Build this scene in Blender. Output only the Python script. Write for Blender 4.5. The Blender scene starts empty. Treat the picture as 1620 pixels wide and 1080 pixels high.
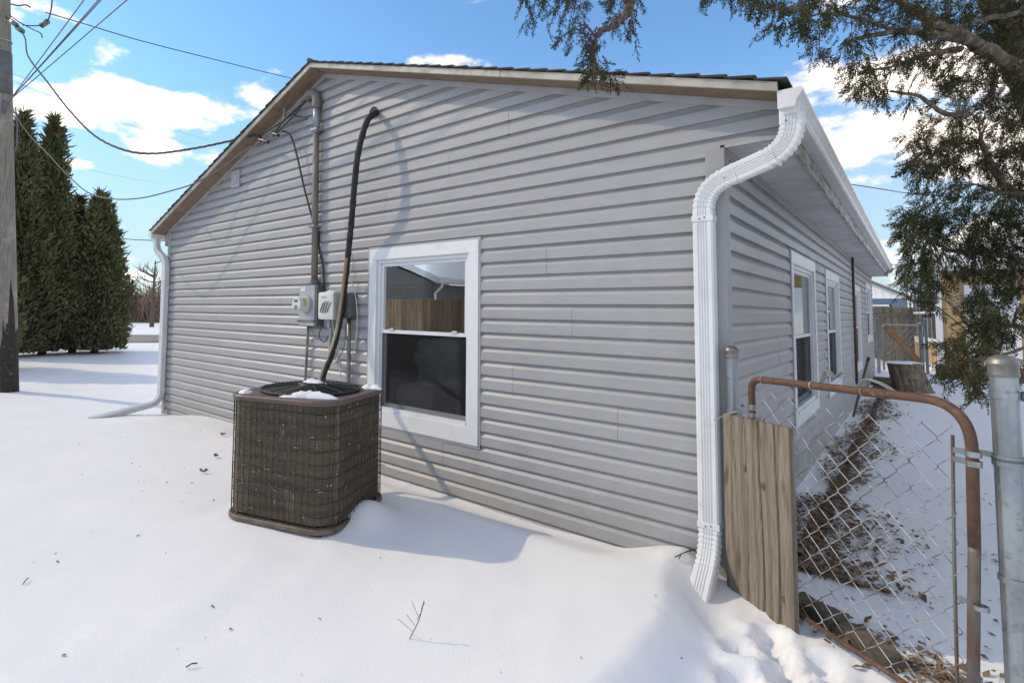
import bpy, bmesh, math, random
import numpy as np
from mathutils import Vector, Matrix
random.seed(7); rng = np.random.default_rng(7)
SC = bpy.context.scene
COL = SC.collection

# ------------------------------------------------------------------ camera
CAM = np.array([0.8558, -3.6968, 1.4393])
YAW, PIT, ROL, FPX = -0.7484, 0.0614, 0.0126, 861.7
PX0, PY0 = 810 - 158.5, 540 - 101.5
_f = np.array([math.sin(YAW) * math.cos(PIT), math.cos(YAW) * math.cos(PIT), math.sin(PIT)])
_r = np.array([math.cos(YAW), -math.sin(YAW), 0.0]); _u = np.cross(_r, _f)
CR = math.cos(ROL) * _r + math.sin(ROL) * _u
CU = math.cos(ROL) * _u - math.sin(ROL) * _r
CF = _f
def ray(px, py): return CF + CR * (px - PX0) / FPX - CU * (py - PY0) / FPX
def at(px, py, dep): return Vector(CAM + dep * ray(px, py))
def onY(px, py, Y=0.0):
    d = ray(px, py); return Vector(CAM + d * (Y - CAM[1]) / d[1])
def onZ(px, py, Z=0.0):
    d = ray(px, py); return Vector(CAM + d * (Z - CAM[2]) / d[2])
cd = bpy.data.cameras.new('Camera'); co = bpy.data.objects.new('Camera', cd); COL.objects.link(co)
cd.sensor_width = 36; cd.lens = FPX / 1620 * 36
cd.shift_x = 158.5 / 1620; cd.shift_y = -101.5 / 1620
cd.clip_start = 0.05; cd.clip_end = 1000
m = Matrix(((CR[0], CU[0], -CF[0]), (CR[1], CU[1], -CF[1]), (CR[2], CU[2], -CF[2]))).to_4x4()
m.translation = Vector(CAM); co.matrix_world = m
SC.camera = co
SC.cycles.max_bounces = 5; SC.cycles.diffuse_bounces = 2; SC.cycles.glossy_bounces = 3; SC.cycles.transparent_max_bounces = 8; SC.cycles.caustics_reflective = False; SC.cycles.caustics_refractive = False

# ------------------------------------------------------------------ sky, sun, exposure
SUN_TO = Vector((-0.69, -0.385, 0.61)).normalized()
SUN_EL = math.asin(SUN_TO.z); SUN_AZ = math.atan2(SUN_TO.x, SUN_TO.y)
SUN_POWER = 2.0; SKY_STRENGTH = 0.15; CLOUD = 11.5; TINT = (0.78, 1.55, 2.34)
w = bpy.data.worlds.new('World'); SC.world = w; w.use_nodes = True
NT = w.node_tree; NT.nodes.clear()
def wn(t, **k):
    n = NT.nodes.new(t)
    for a, b in k.items(): setattr(n, a, b)
    return n
def wl(a, b): NT.links.new(a, b)
sky = wn('ShaderNodeTexSky', sky_type='NISHITA', sun_disc=False)
sky.sun_elevation = SUN_EL; sky.sun_rotation = SUN_AZ; sky.air_density = 1.0; sky.dust_density = 0.4; sky.ozone_density = 2.0
geo = wn('ShaderNodeTexCoord')
ZR = 2.6
gsc = wn('ShaderNodeVectorMath', operation='MULTIPLY'); wl(geo.outputs['Generated'], gsc.inputs[0]); gsc.inputs[1].default_value = (1, 1, ZR)
def blobs(lst):
    bl = None
    for (bx, by, rx, ry) in lst:
        d = Vector(ray(bx, by)); k = 1.0 / d.length; d.normalize()
        r = 1.25 * max(.5 * (rx / FPX * k * k + ry / FPX * k * ZR), .008)
        di = wn('ShaderNodeVectorMath', operation='DISTANCE'); wl(gsc.outputs[0], di.inputs[0]); di.inputs[1].default_value = (d.x, d.y, d.z * ZR)
        iv = wn('ShaderNodeMath', operation='MULTIPLY_ADD', use_clamp=True); wl(di.outputs['Value'], iv.inputs[0]); iv.inputs[1].default_value = -1 / r; iv.inputs[2].default_value = 1.25
        if bl is None: bl = iv.outputs[0]
        else:
            mx = wn('ShaderNodeMath', operation='MAXIMUM'); wl(bl, mx.inputs[0]); wl(iv.outputs[0], mx.inputs[1]); bl = mx.outputs[0]
    return bl
# cloud banks and clear gaps of the visible sky; beyond them the same broken cloud goes on
bl = blobs([(75, 172, 60, 26), (150, 150, 70, 32), (230, 160, 70, 32), (320, 180, 70, 24), (150, 82, 46, 17), (195, 84, 40, 14), (270, 264, 50, 16), (330, 255, 40, 14),
            (128, 262, 24, 10), (430, 152, 40, 18), (18, 30, 22, 15), (665, 95, 45, 16), (735, 100, 45, 16), (842, 97, 30, 16), (785, 52, 22, 9),
            (1270, 105, 70, 34), (1340, 225, 80, 36), (1400, 195, 70, 36), (1480, 120, 110, 55), (1560, 260, 110, 60)])
gap = blobs([(75, 108, 60, 16), (70, 55, 60, 30), (250, 115, 70, 14), (420, 225, 60, 18), (120, 225, 80, 14), (330, 40, 150, 55), (560, 40, 170, 65), (900, 40, 170, 70), (1090, 80, 130, 60), (300, 330, 150, 55), (520, 150, 60, 40), (1420, 330, 80, 45), (1400, 40, 100, 40)])
mp = wn('ShaderNodeMapping'); wl(geo.outputs['Generated'], mp.inputs[0]); mp.inputs['Scale'].default_value = (1, 1, 2.0)
nz = wn('ShaderNodeTexNoise'); nz.inputs['Scale'].default_value = 9; nz.inputs['Detail'].default_value = 5; nz.inputs['Roughness'].default_value = 0.6
wl(mp.outputs[0], nz.inputs['Vector'])
a1 = wn('ShaderNodeMath', operation='MULTIPLY_ADD'); wl(nz.outputs['Fac'], a1.inputs[0]); a1.inputs[1].default_value = 2.6; a1.inputs[2].default_value = -1.165
a2 = wn('ShaderNodeMath', operation='MULTIPLY_ADD'); wl(bl, a2.inputs[0]); a2.inputs[1].default_value = 0.50; wl(a1.outputs[0], a2.inputs[2])
a3 = wn('ShaderNodeMath', operation='MULTIPLY_ADD'); wl(gap, a3.inputs[0]); a3.inputs[1].default_value = -1.1; wl(a2.outputs[0], a3.inputs[2])
cf = wn('ShaderNodeMapRange', interpolation_type='SMOOTHSTEP'); wl(a3.outputs[0], cf.inputs['Value'])
cf.inputs['From Min'].default_value = 0.0; cf.inputs['From Max'].default_value = 0.55
n2 = wn('ShaderNodeTexNoise'); n2.inputs['Scale'].default_value = 14; n2.inputs['Detail'].default_value = 2; wl(mp.outputs[0], n2.inputs['Vector'])
cr = wn('ShaderNodeMapRange'); wl(n2.outputs['Fac'], cr.inputs['Value']); cr.inputs['From Min'].default_value = 0.3; cr.inputs['From Max'].default_value = 0.6
cr.inputs['To Min'].default_value = 0.84; cr.inputs['To Max'].default_value = 1.0
cc = wn('ShaderNodeVectorMath', operation='SCALE'); cc.inputs[0].default_value = (CLOUD * 0.93, CLOUD * 0.985, CLOUD * 1.19); wl(cr.outputs[0], cc.inputs['Scale'])
tint = wn('ShaderNodeVectorMath', operation='MULTIPLY'); wl(sky.outputs[0], tint.inputs[0]); tint.inputs[1].default_value = TINT
sepz = wn('ShaderNodeSeparateXYZ'); wl(geo.outputs['Generated'], sepz.inputs[0])
hz = wn('ShaderNodeMapRange', interpolation_type='SMOOTHSTEP'); wl(sepz.outputs['Z'], hz.inputs['Value'])
hz.inputs['From Min'].default_value = -0.02; hz.inputs['From Max'].default_value = 0.42; hz.inputs['To Min'].default_value = 0.85; hz.inputs['To Max'].default_value = 0.0
sat = wn('ShaderNodeMixRGB'); wl(hz.outputs[0], sat.inputs['Fac']); wl(tint.outputs[0], sat.inputs['Color1']); sat.inputs['Color2'].default_value = (3.5, 4.9, 7.2, 1)
mixs = wn('ShaderNodeMixRGB'); wl(cf.outputs[0], mixs.inputs['Fac']); wl(sat.outputs[0], mixs.inputs['Color1']); wl(cc.outputs[0], mixs.inputs['Color2'])
bg = wn('ShaderNodeBackground'); bg.inputs['Strength'].default_value = SKY_STRENGTH; wl(mixs.outputs[0], bg.inputs['Color'])
w.cycles.sampling_method = 'MANUAL'; w.cycles.sample_map_resolution = 512
wo = wn('ShaderNodeOutputWorld'); wl(bg.outputs[0], wo.inputs['Surface'])
sl = bpy.data.lights.new('Sun', 'SUN'); sl.energy = SUN_POWER; sl.angle = math.radians(0.6); sl.color = (1.0, 0.95, 0.875)
so = bpy.data.objects.new('Sun', sl); COL.objects.link(so)
so.rotation_euler = SUN_TO.to_track_quat('Z', 'Y').to_euler(); so.location = (-20, -12, 20)
vs = SC.view_settings; vs.view_transform = 'Standard'; vs.look = 'None'; vs.gamma = 1; vs.exposure = -0.11; vs.use_curve_mapping = False
vs.use_white_balance = True; vs.white_balance_temperature = 9800

# ------------------------------------------------------------------ materials
def mat(name, c1, c2=None, rough=0.6, metal=0.0, nscale=8, stretch=(1, 1, 1), lo=0.35, hi=0.65, bump=0.0, bscale=60, bstretch=None,
        rand=0.0, c3=None, n3=3, lo3=0.55, hi3=0.7, spec=0.5, detail=6):
    mt = bpy.data.materials.new(name); mt.use_nodes = True
    nt = mt.node_tree; P = nt.nodes['Principled BSDF']
    L = nt.links.new
    P.inputs['Roughness'].default_value = rough; P.inputs['Metallic'].default_value = metal
    P.inputs['Specular IOR Level'].default_value = spec
    tc = nt.nodes.new('ShaderNodeTexCoord')
    def noise(sc, st, det=detail):
        mp = nt.nodes.new('ShaderNodeMapping'); mp.inputs['Scale'].default_value = st; L(tc.outputs['Object'], mp.inputs[0])
        n = nt.nodes.new('ShaderNodeTexNoise'); n.inputs['Scale'].default_value = sc; n.inputs['Detail'].default_value = det; n.inputs['Roughness'].default_value = 0.62
        L(mp.outputs[0], n.inputs['Vector']); return n.outputs['Fac']
    def rng_(o, a, b):
        r = nt.nodes.new('ShaderNodeMapRange'); r.interpolation_type = 'SMOOTHSTEP'; L(o, r.inputs['Value']); r.inputs['From Min'].default_value = a; r.inputs['From Max'].default_value = b; return r.outputs[0]
    def mix(f, A, B):
        x = nt.nodes.new('ShaderNodeMixRGB'); L(f, x.inputs['Fac'])
        for s, v in (('Color1', A), ('Color2', B)):
            if isinstance(v, tuple): x.inputs[s].default_value = (*v, 1)
            else: L(v, x.inputs[s])
        return x.outputs[0]
    col = None
    if c2: col = mix(rng_(noise(nscale, stretch), lo, hi), c1, c2)
    if c3: col = mix(rng_(noise(n3, (1, 1, 1)), lo3, hi3), col if col else c1, c3)
    if rand:
        oi = nt.nodes.new('ShaderNodeObjectInfo'); hs = nt.nodes.new('ShaderNodeHueSaturation')
        r = nt.nodes.new('ShaderNodeMapRange'); L(oi.outputs['Random'], r.inputs['Value']); r.inputs['To Min'].default_value = 1 - rand; r.inputs['To Max'].default_value = 1 + rand
        L(r.outputs[0], hs.inputs['Value'])
        if col: L(col, hs.inputs['Color'])
        else: hs.inputs['Color'].default_value = (*c1, 1)
        col = hs.outputs[0]
    if col: L(col, P.inputs['Base Color'])
    else: P.inputs['Base Color'].default_value = (*c1, 1)
    if bump:
        b = nt.nodes.new('ShaderNodeBump'); b.inputs['Strength'].default_value = bump; b.inputs['Distance'].default_value = 0.01
        L(noise(bscale, bstretch or stretch), b.inputs['Height']); L(b.outputs[0], P.inputs['Normal'])
    return mt
M = {}
M['snow'] = mat('snow', (0.83, 0.835, 0.84), (0.87, 0.87, 0.87), rough=0.5, nscale=1.2, bump=0.26, bscale=150, spec=0.35)
def siding_mat():
    mt = mat('siding', (0.345, 0.341, 0.348), (0.370, 0.366, 0.372), rough=0.42, nscale=5, stretch=(0.5, 0.5, 2), bump=0.10, bscale=90, bstretch=(0.25, 0.25, 3), rand=0.03, c3=(0.335, 0.330, 0.332), n3=1.1)
    nt = mt.node_tree; L = nt.links.new; P = nt.nodes['Principled BSDF']; src = P.inputs['Base Color'].links[0].from_socket
    tc = nt.nodes.new('ShaderNodeTexCoord')
    def nz(sc, st, det=5):
        mp = nt.nodes.new('ShaderNodeMapping'); mp.inputs['Scale'].default_value = st; L(tc.outputs['Object'], mp.inputs[0]); n = nt.nodes.new('ShaderNodeTexNoise'); n.inputs['Scale'].default_value = sc; n.inputs['Detail'].default_value = det; L(mp.outputs[0], n.inputs['Vector']); return n.outputs['Fac']
    # mud splash low on the wall, with a ragged top, and faint run-off streaks
    sep = nt.nodes.new('ShaderNodeSeparateXYZ'); L(tc.outputs['Object'], sep.inputs[0])
    ma = nt.nodes.new('ShaderNodeMath'); ma.operation = 'MULTIPLY_ADD'; L(nz(4, (1, 1, 1)), ma.inputs[0]); ma.inputs[1].default_value = -1.3; L(sep.outputs['Z'], ma.inputs[2])
    mr = nt.nodes.new('ShaderNodeMapRange'); mr.interpolation_type = 'SMOOTHSTEP'; L(ma.outputs[0], mr.inputs['Value']); mr.inputs['From Min'].default_value = -.75; mr.inputs['From Max'].default_value = -.25; mr.inputs['To Min'].default_value = .40; mr.inputs['To Max'].default_value = 0
    m1 = nt.nodes.new('ShaderNodeMixRGB'); L(mr.outputs[0], m1.inputs['Fac']); L(src, m1.inputs['Color1']); m1.inputs['Color2'].default_value = (.29, .275, .255, 1)
    sr = nt.nodes.new('ShaderNodeMapRange'); sr.interpolation_type = 'SMOOTHSTEP'; L(nz(5, (2.5, 2.5, .16)), sr.inputs['Value']); sr.inputs['From Min'].default_value = .56; sr.inputs['From Max'].default_value = .74; sr.inputs['To Max'].default_value = .12
    m2 = nt.nodes.new('ShaderNodeMixRGB'); L(sr.outputs[0], m2.inputs['Fac']); L(m1.outputs[0], m2.inputs['Color1']); m2.inputs['Color2'].default_value = (.30, .292, .285, 1); L(m2.outputs[0], P.inputs['Base Color'])
    # slight oil-canning of the vinyl
    b0 = P.inputs['Normal'].links[0].from_node; b2 = nt.nodes.new('ShaderNodeBump'); b2.inputs['Strength'].default_value = .22; b2.inputs['Distance'].default_value = .02; L(nz(2.2, (1, 1, 3), 2), b2.inputs['Height']); L(b0.outputs[0], b2.inputs['Normal']); L(b2.outputs[0], P.inputs['Normal'])
    return mt
M['siding'] = siding_mat()
M['trimgrey'] = mat('trimgrey', (0.42, 0.42, 0.43), (0.36, 0.36, 0.37), rough=0.5)
M['cornergrey'] = mat('cornergrey', (0.37, 0.37, 0.375), (0.30, 0.30, 0.30), rough=0.5, nscale=3, stretch=(1, 1, .3))
M['white'] = mat('white', (0.78, 0.79, 0.80), (0.66, 0.66, 0.65), rough=0.4, nscale=4, lo=0.5, hi=0.8)
M['winwhite'] = mat('winwhite', (0.74, 0.75, 0.76), (0.64, 0.64, 0.62), rough=0.35, nscale=7, lo=0.5, hi=0.85)
M['fascia'] = mat('fascia', (0.50, 0.465, 0.40), (0.36, 0.33, 0.275), rough=0.6, nscale=6)
M['fasciadirty'] = mat('fasciadirty', (0.55, 0.54, 0.51), (0.22, 0.17, 0.12), rough=0.7, nscale=5, stretch=(4, .6, 4), lo=.38, hi=.66)
M['soffitwood'] = mat('soffitwood', (0.27, 0.195, 0.135), (0.19, 0.135, 0.09), rough=0.8, nscale=4, stretch=(2, 14, 2), c3=(0.16, 0.12, 0.09), n3=9, lo3=.6, hi3=.75, rand=.10)
M['soffitvinyl'] = mat('soffitvinyl', (0.74, 0.74, 0.735), (0.62, 0.62, 0.61), rough=0.6, nscale=3, c3=(0.48, 0.47, 0.45), n3=2.5, rand=.05)
M['shingle'] = mat('shingle', (0.06, 0.055, 0.05), (0.10, 0.09, 0.085), rough=0.95, nscale=60, bump=.6, bscale=200, rand=.15)
M['gutter'] = mat('gutter', (0.74, 0.75, 0.755), (0.64, 0.645, 0.64), rough=0.35, nscale=5, stretch=(1, 1, .6), lo=.45, hi=.8, c3=(0.52, 0.50, 0.46), n3=6, lo3=.58, hi3=.78)
M['galv'] = mat('galv', (0.36, 0.40, 0.42), (0.25, 0.28, 0.30), rough=0.38, metal=0.75, nscale=14, stretch=(1, 1, .25), c3=(0.22, 0.24, 0.24), n3=18)
M['galvcap'] = mat('galvcap', (0.28, 0.27, 0.25), (0.17, 0.16, 0.145), rough=0.45, metal=0.7, nscale=12)
M['rust'] = mat('rust', (0.155, 0.072, 0.046), (0.10, 0.052, 0.036), rough=0.7, metal=.15, nscale=16, c3=(0.21, 0.12, 0.080), n3=22, bump=.2, bscale=120)
M['rustgrey'] = mat('rustgrey', (0.20, 0.20, 0.19), (0.15, 0.085, 0.06), rough=0.6, metal=.4, nscale=9, stretch=(1, 1, .4))
M['wire'] = mat('wire', (0.55, 0.54, 0.52), (0.20, 0.14, 0.10), rough=0.45, metal=.6, nscale=10, lo=.42, hi=.62)
M['coil'] = mat('coil', (0.155, 0.113, 0.070), (0.095, 0.073, 0.049), rough=0.7, nscale=3, stretch=(1, 1, 6), c3=(0.205, 0.152, 0.095), n3=4, bump=.7, bscale=24, bstretch=(0.2, 0.2, 22))
M['coilfluff'] = mat('coilfluff', (0.52, 0.47, 0.39), (0.34, 0.28, 0.20), rough=0.9)
M['guardwire'] = mat('guardwire', (0.018, 0.017, 0.016), (0.04, 0.034, 0.028), rough=.6, metal=.2, nscale=20)
M['acstrip'] = mat('acstrip', (0.17, 0.135, 0.10), (0.105, 0.085, 0.06), rough=.8, nscale=14, stretch=(1, 1, .3))
M['acbrown'] = mat('acbrown', (0.125, 0.082, 0.078), (0.10, 0.064, 0.060), rough=0.45, nscale=9)
M['acbase'] = mat('acbase', (0.17, 0.135, 0.10), (0.10, 0.066, 0.045), rough=0.6, nscale=9)
M['black'] = mat('black', (0.016, 0.016, 0.017), (0.03, 0.03, 0.03), rough=0.5)
M['foam'] = mat('foam', (0.014, 0.013, 0.013), (0.028, 0.026, 0.024), rough=0.75, nscale=20, bump=.5, bscale=30)
M['cable'] = mat('cable', (0.035, 0.033, 0.032), rough=0.6)
M['cablegrey'] = mat('cablegrey', (0.13, 0.13, 0.135), rough=0.6)
M['cablewhite'] = mat('cablewhite', (0.55, 0.54, 0.50), rough=0.6)
M['tancopper'] = mat('tancopper', (0.40, 0.35, 0.25), (0.30, 0.17, 0.08), rough=0.6, nscale=2.2, stretch=(1, 1, 1))
M['mast'] = mat('mast', (0.19, 0.17, 0.145), (0.145, 0.13, 0.11), rough=0.55, nscale=8, stretch=(1, 1, .4))
M['mastgalv'] = mat('mastgalv', (0.30, 0.33, 0.36), (0.22, 0.24, 0.27), rough=0.45, metal=.5, nscale=12)
M['boxgrey'] = mat('boxgrey', (0.42, 0.45, 0.46), (0.34, 0.37, 0.38), rough=0.5, nscale=8)
M['boxdark'] = mat('boxdark', (0.14, 0.145, 0.15), (0.10, 0.10, 0.105), rough=0.5, nscale=8)
M['boxwhite'] = mat('boxwhite', (0.64, 0.64, 0.62), (0.56, 0.56, 0.54), rough=0.5, nscale=6)
M['metergreen'] = mat('metergreen', (0.42, 0.47, 0.16), rough=0.5)
M['plate'] = mat('plate', (0.66, 0.66, 0.62), rough=0.5)
def board_mat():
    mt = bpy.data.materials.new('board'); mt.use_nodes = True; nt = mt.node_tree; P = nt.nodes['Principled BSDF']; L = nt.links.new; P.inputs['Roughness'].default_value = .9; P.inputs['Specular IOR Level'].default_value = .2
    tc = nt.nodes.new('ShaderNodeTexCoord')
    def nz(sc, st, det=6, dist=0.0):
        mp = nt.nodes.new('ShaderNodeMapping'); mp.inputs['Scale'].default_value = st; L(tc.outputs['Object'], mp.inputs[0]); n = nt.nodes.new('ShaderNodeTexNoise'); n.inputs['Scale'].default_value = sc; n.inputs['Detail'].default_value = det; n.inputs['Distortion'].default_value = dist; L(mp.outputs[0], n.inputs['Vector']); return n.outputs['Fac']
    def ramp(o, stops):
        r = nt.nodes.new('ShaderNodeValToRGB'); L(o, r.inputs[0]); e = r.color_ramp.elements
        e[0].position, e[0].color = stops[0][0], (*stops[0][1], 1); e[1].position, e[1].color = stops[-1][0], (*stops[-1][1], 1)
        for p, c in stops[1:-1]: k = e.new(p); k.color = (*c, 1)
        return r.outputs[0]
    mp = nt.nodes.new('ShaderNodeMapping'); mp.inputs['Scale'].default_value = (1, 1, .13); L(tc.outputs['Object'], mp.inputs[0])
    wv = nt.nodes.new('ShaderNodeTexWave'); wv.wave_type = 'BANDS'; wv.bands_direction = 'X'; wv.inputs['Scale'].default_value = 5; wv.inputs['Distortion'].default_value = 6; wv.inputs['Detail'].default_value = 3; wv.inputs['Detail Scale'].default_value = 1.3; L(mp.outputs[0], wv.inputs['Vector'])
    base = ramp(wv.outputs['Fac'], [(0.0, (.19, .15, .112)), (.25, (.25, .205, .16)), (.6, (.31, .26, .205)), (1.0, (.275, .228, .178))])
    grey = ramp(nz(3.2, (2, 2, .8), 4), [(.38, (0, 0, 0)), (.66, (1, 1, 1))])
    m1 = nt.nodes.new('ShaderNodeMixRGB'); L(grey, m1.inputs['Fac']); L(base, m1.inputs['Color1']); m1.inputs['Color2'].default_value = (.21, .18, .145, 1)
    m1b = nt.nodes.new('ShaderNodeMixRGB'); m1b.inputs['Fac'].default_value = .55; L(base, m1b.inputs['Color1']); L(m1.outputs[0], m1b.inputs['Color2'])
    fine = ramp(nz(30, (5, 5, .25), 5), [(.33, (.62, .60, .57)), (.62, (1.06, 1.05, 1.04))])
    m2 = nt.nodes.new('ShaderNodeMixRGB'); m2.blend_type = 'MULTIPLY'; m2.inputs['Fac'].default_value = .8; L(m1b.outputs[0], m2.inputs['Color1']); L(fine, m2.inputs['Color2'])
    # damp dark edge staining with its own ragged outline
    st = ramp(nz(5, (3, 3, .6), 5), [(.58, (0, 0, 0)), (.72, (1, 1, 1))])
    m3 = nt.nodes.new('ShaderNodeMixRGB'); L(st, m3.inputs['Fac']); L(m2.outputs[0], m3.inputs['Color1']); m3.inputs['Color2'].default_value = (.085, .055, .035, 1)
    L(m3.outputs[0], P.inputs['Base Color'])
    b = nt.nodes.new('ShaderNodeBump'); b.inputs['Strength'].default_value = .6; b.inputs['Distance'].default_value = .006; L(nz(30, (5, 5, .25), 5), b.inputs['Height']); L(b.outputs[0], P.inputs['Normal']); return mt
M['board'] = board_mat()
M['knot'] = mat('knot', (0.12, 0.065, 0.035), (0.20, 0.12, 0.07), rough=0.85, nscale=40)
M['pole'] = mat('pole', (0.30, 0.27, 0.225), (0.19, 0.165, 0.135), rough=0.9, nscale=4, stretch=(9, 9, .5), bump=.6, bscale=12, bstretch=(9, 9, .4), c3=(0.36, 0.31, 0.27), n3=2)
M['tar'] = mat('tar', (0.045, 0.030, 0.024), (0.022, 0.016, 0.014), rough=0.8, nscale=10, stretch=(2, 2, .5), c3=(0.20, 0.16, 0.13), n3=14, lo3=.6, hi3=.68)
M['bark'] = mat('bark', (0.165, 0.12, 0.085), (0.09, 0.064, 0.046), rough=0.95, nscale=34, stretch=(1, 1, 1), lo=.42, hi=.58, bump=1.0, bscale=70, c3=(0.26, 0.20, 0.15), n3=18)
M['stump'] = mat('stump', (0.25, 0.175, 0.12), (0.12, 0.082, 0.057), rough=0.95, nscale=4, stretch=(5, 5, .6), bump=.9, bscale=8, bstretch=(5, 5, .6), c3=(0.36, 0.28, 0.20), n3=5)
M['juniper'] = mat('juniper', (0.042, 0.045, 0.015), (0.019, 0.022, 0.008), rough=0.7, nscale=3.5, c3=(0.135, 0.115, 0.038), n3=26, lo3=.54, hi3=.68, spec=.2)  # olive speckle: leaf colour variation plus a sunlit tone put into the colour
M['arbor'] = mat('arbor', (0.185, 0.190, 0.085), (0.095, 0.110, 0.050), rough=0.8, nscale=1.3, c3=(0.175, 0.140, 0.072), n3=.55, lo3=.48, hi3=.68, spec=.2)
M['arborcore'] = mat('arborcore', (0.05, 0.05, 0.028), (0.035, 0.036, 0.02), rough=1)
M['brush'] = mat('brush', (0.33, 0.215, 0.165), (0.24, 0.165, 0.13), rough=.9, nscale=.6)
M['road'] = mat('road', (0.21, 0.18, 0.155), (0.27, 0.24, 0.215), rough=.9, nscale=.6)
M['leaf'] = mat('leaf', (0.27, 0.165, 0.088), (0.155, 0.102, 0.064), rough=.9, nscale=22, c3=(0.30, 0.21, 0.135), n3=30)
M['soil'] = mat('soil', (0.085, 0.060, 0.044), (0.19, 0.145, 0.105), rough=1, nscale=26, bump=1, bscale=60)
M['stone'] = mat('stone', (0.15, 0.115, 0.085), (0.085, 0.065, 0.05), rough=.95, nscale=9, bump=.6, bscale=30)
M['concrete'] = mat('concrete', (0.44, 0.43, 0.41), (0.34, 0.33, 0.31), rough=.9, nscale=5, bump=.3)
M['oldwood'] = mat('oldwood', (0.40, 0.35, 0.28), (0.25, 0.21, 0.165), rough=.9, nscale=4, stretch=(7, 7, .5), rand=.18)
M['fencewood'] = mat('fencewood', (0.27, 0.175, 0.105), (0.165, 0.10, 0.062), rough=.85, nscale=4, stretch=(7, 7, .4), rand=.25)
M['brace'] = mat('brace', (0.36, 0.18, 0.075), (0.24, 0.12, 0.05), rough=.85, nscale=6)
M['tan'] = mat('tan', (0.50, 0.315, 0.165), (0.45, 0.28, 0.145), rough=.8, nscale=2)
M['blue'] = mat('blue', (0.09, 0.16, 0.23), (0.075, 0.135, 0.20), rough=.7)
M['roofgrey'] = mat('roofgrey', (0.14, 0.13, 0.125), (0.20, 0.19, 0.185), rough=.95, nscale=6)
M['brick'] = mat('brick', (0.28, 0.15, 0.10), (0.20, 0.11, 0.08), rough=.9, nscale=12)
M['neighsiding'] = mat('neighsiding', (0.17, 0.165, 0.15), (0.14, 0.135, 0.125), rough=.7)
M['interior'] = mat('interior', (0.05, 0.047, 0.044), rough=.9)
M['drape'] = mat('drape', (0.62, 0.61, 0.60), (0.45, 0.45, 0.45), rough=.9, nscale=7, bump=.6, bscale=10)
M['bluetip'] = mat('bluetip', (0.03, 0.05, 0.16), rough=.5)
M['stake'] = mat('stake', (0.17, 0.155, 0.10), rough=.8)
M['strip'] = mat('strip', (0.36, 0.36, 0.32), (0.26, 0.26, 0.23), rough=.5, metal=.3)
M['darkglass'] = mat('darkglass', (0.045, 0.05, 0.055), (0.09, 0.095, 0.10), rough=.08, nscale=2, spec=.8)
M['twig'] = mat('twig', (0.10, 0.065, 0.045), (0.17, 0.11, 0.07), rough=.9, nscale=30)
M['planter'] = mat('planter', (0.22, 0.115, 0.075), (0.16, 0.085, 0.06), rough=.85, nscale=6)
def glass_mat(name, refl, tint):
    g = bpy.data.materials.new(name); g.use_nodes = True; nt = g.node_tree; nt.nodes.clear(); L = nt.links.new
    o = nt.nodes.new('ShaderNodeOutputMaterial'); mx = nt.nodes.new('ShaderNodeMixShader')
    tr = nt.nodes.new('ShaderNodeBsdfTransparent'); tr.inputs[0].default_value = (*tint, 1)
    gl = nt.nodes.new('ShaderNodeBsdfGlossy'); gl.inputs['Roughness'].default_value = 0.0; gl.inputs['Color'].default_value = (0.92, 0.96, 0.95, 1)
    fr = nt.nodes.new('ShaderNodeFresnel'); fr.inputs['IOR'].default_value = 1.5
    ad = nt.nodes.new('ShaderNodeMath'); ad.operation = 'ADD'; ad.use_clamp = True; ad.inputs[1].default_value = refl; L(fr.outputs[0], ad.inputs[0])
    tc = nt.nodes.new('ShaderNodeTexCoord'); nz = nt.nodes.new('ShaderNodeTexNoise'); nz.inputs['Scale'].default_value = 1.6; nz.inputs['Detail'].default_value = 1
    L(tc.outputs['Object'], nz.inputs['Vector']); bp = nt.nodes.new('ShaderNodeBump'); bp.inputs['Strength'].default_value = .06; bp.inputs['Distance'].default_value = .02
    L(nz.outputs['Fac'], bp.inputs['Height']); L(bp.outputs[0], gl.inputs['Normal'])
    L(ad.outputs[0], mx.inputs[0]); L(tr.outputs[0], mx.inputs[1]); L(gl.outputs[0], mx.inputs[2]); L(mx.outputs[0], o.inputs[0]); return g
M['glass'] = glass_mat('glass', 0.27, (0.72, 0.76, 0.74))
M['glasslow'] = glass_mat('glasslow', 0.03, (0.62, 0.66, 0.66))
M['glasssh'] = glass_mat('glasssh', 0.22, (0.62, 0.66, 0.66))
def screen_mat():
    g = bpy.data.materials.new('screen'); g.use_nodes = True; nt = g.node_tree; nt.nodes.clear(); L = nt.links.new
    o = nt.nodes.new('ShaderNodeOutputMaterial'); mx = nt.nodes.new('ShaderNodeMixShader'); mx.inputs[0].default_value = .48
    tr = nt.nodes.new('ShaderNodeBsdfTransparent'); df = nt.nodes.new('ShaderNodeBsdfDiffuse'); df.inputs[0].default_value = (.035, .035, .037, 1)
    L(tr.outputs[0], mx.inputs[1]); L(df.outputs[0], mx.inputs[2]); L(mx.outputs[0], o.inputs[0]); return g
M['screen'] = screen_mat()

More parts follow.
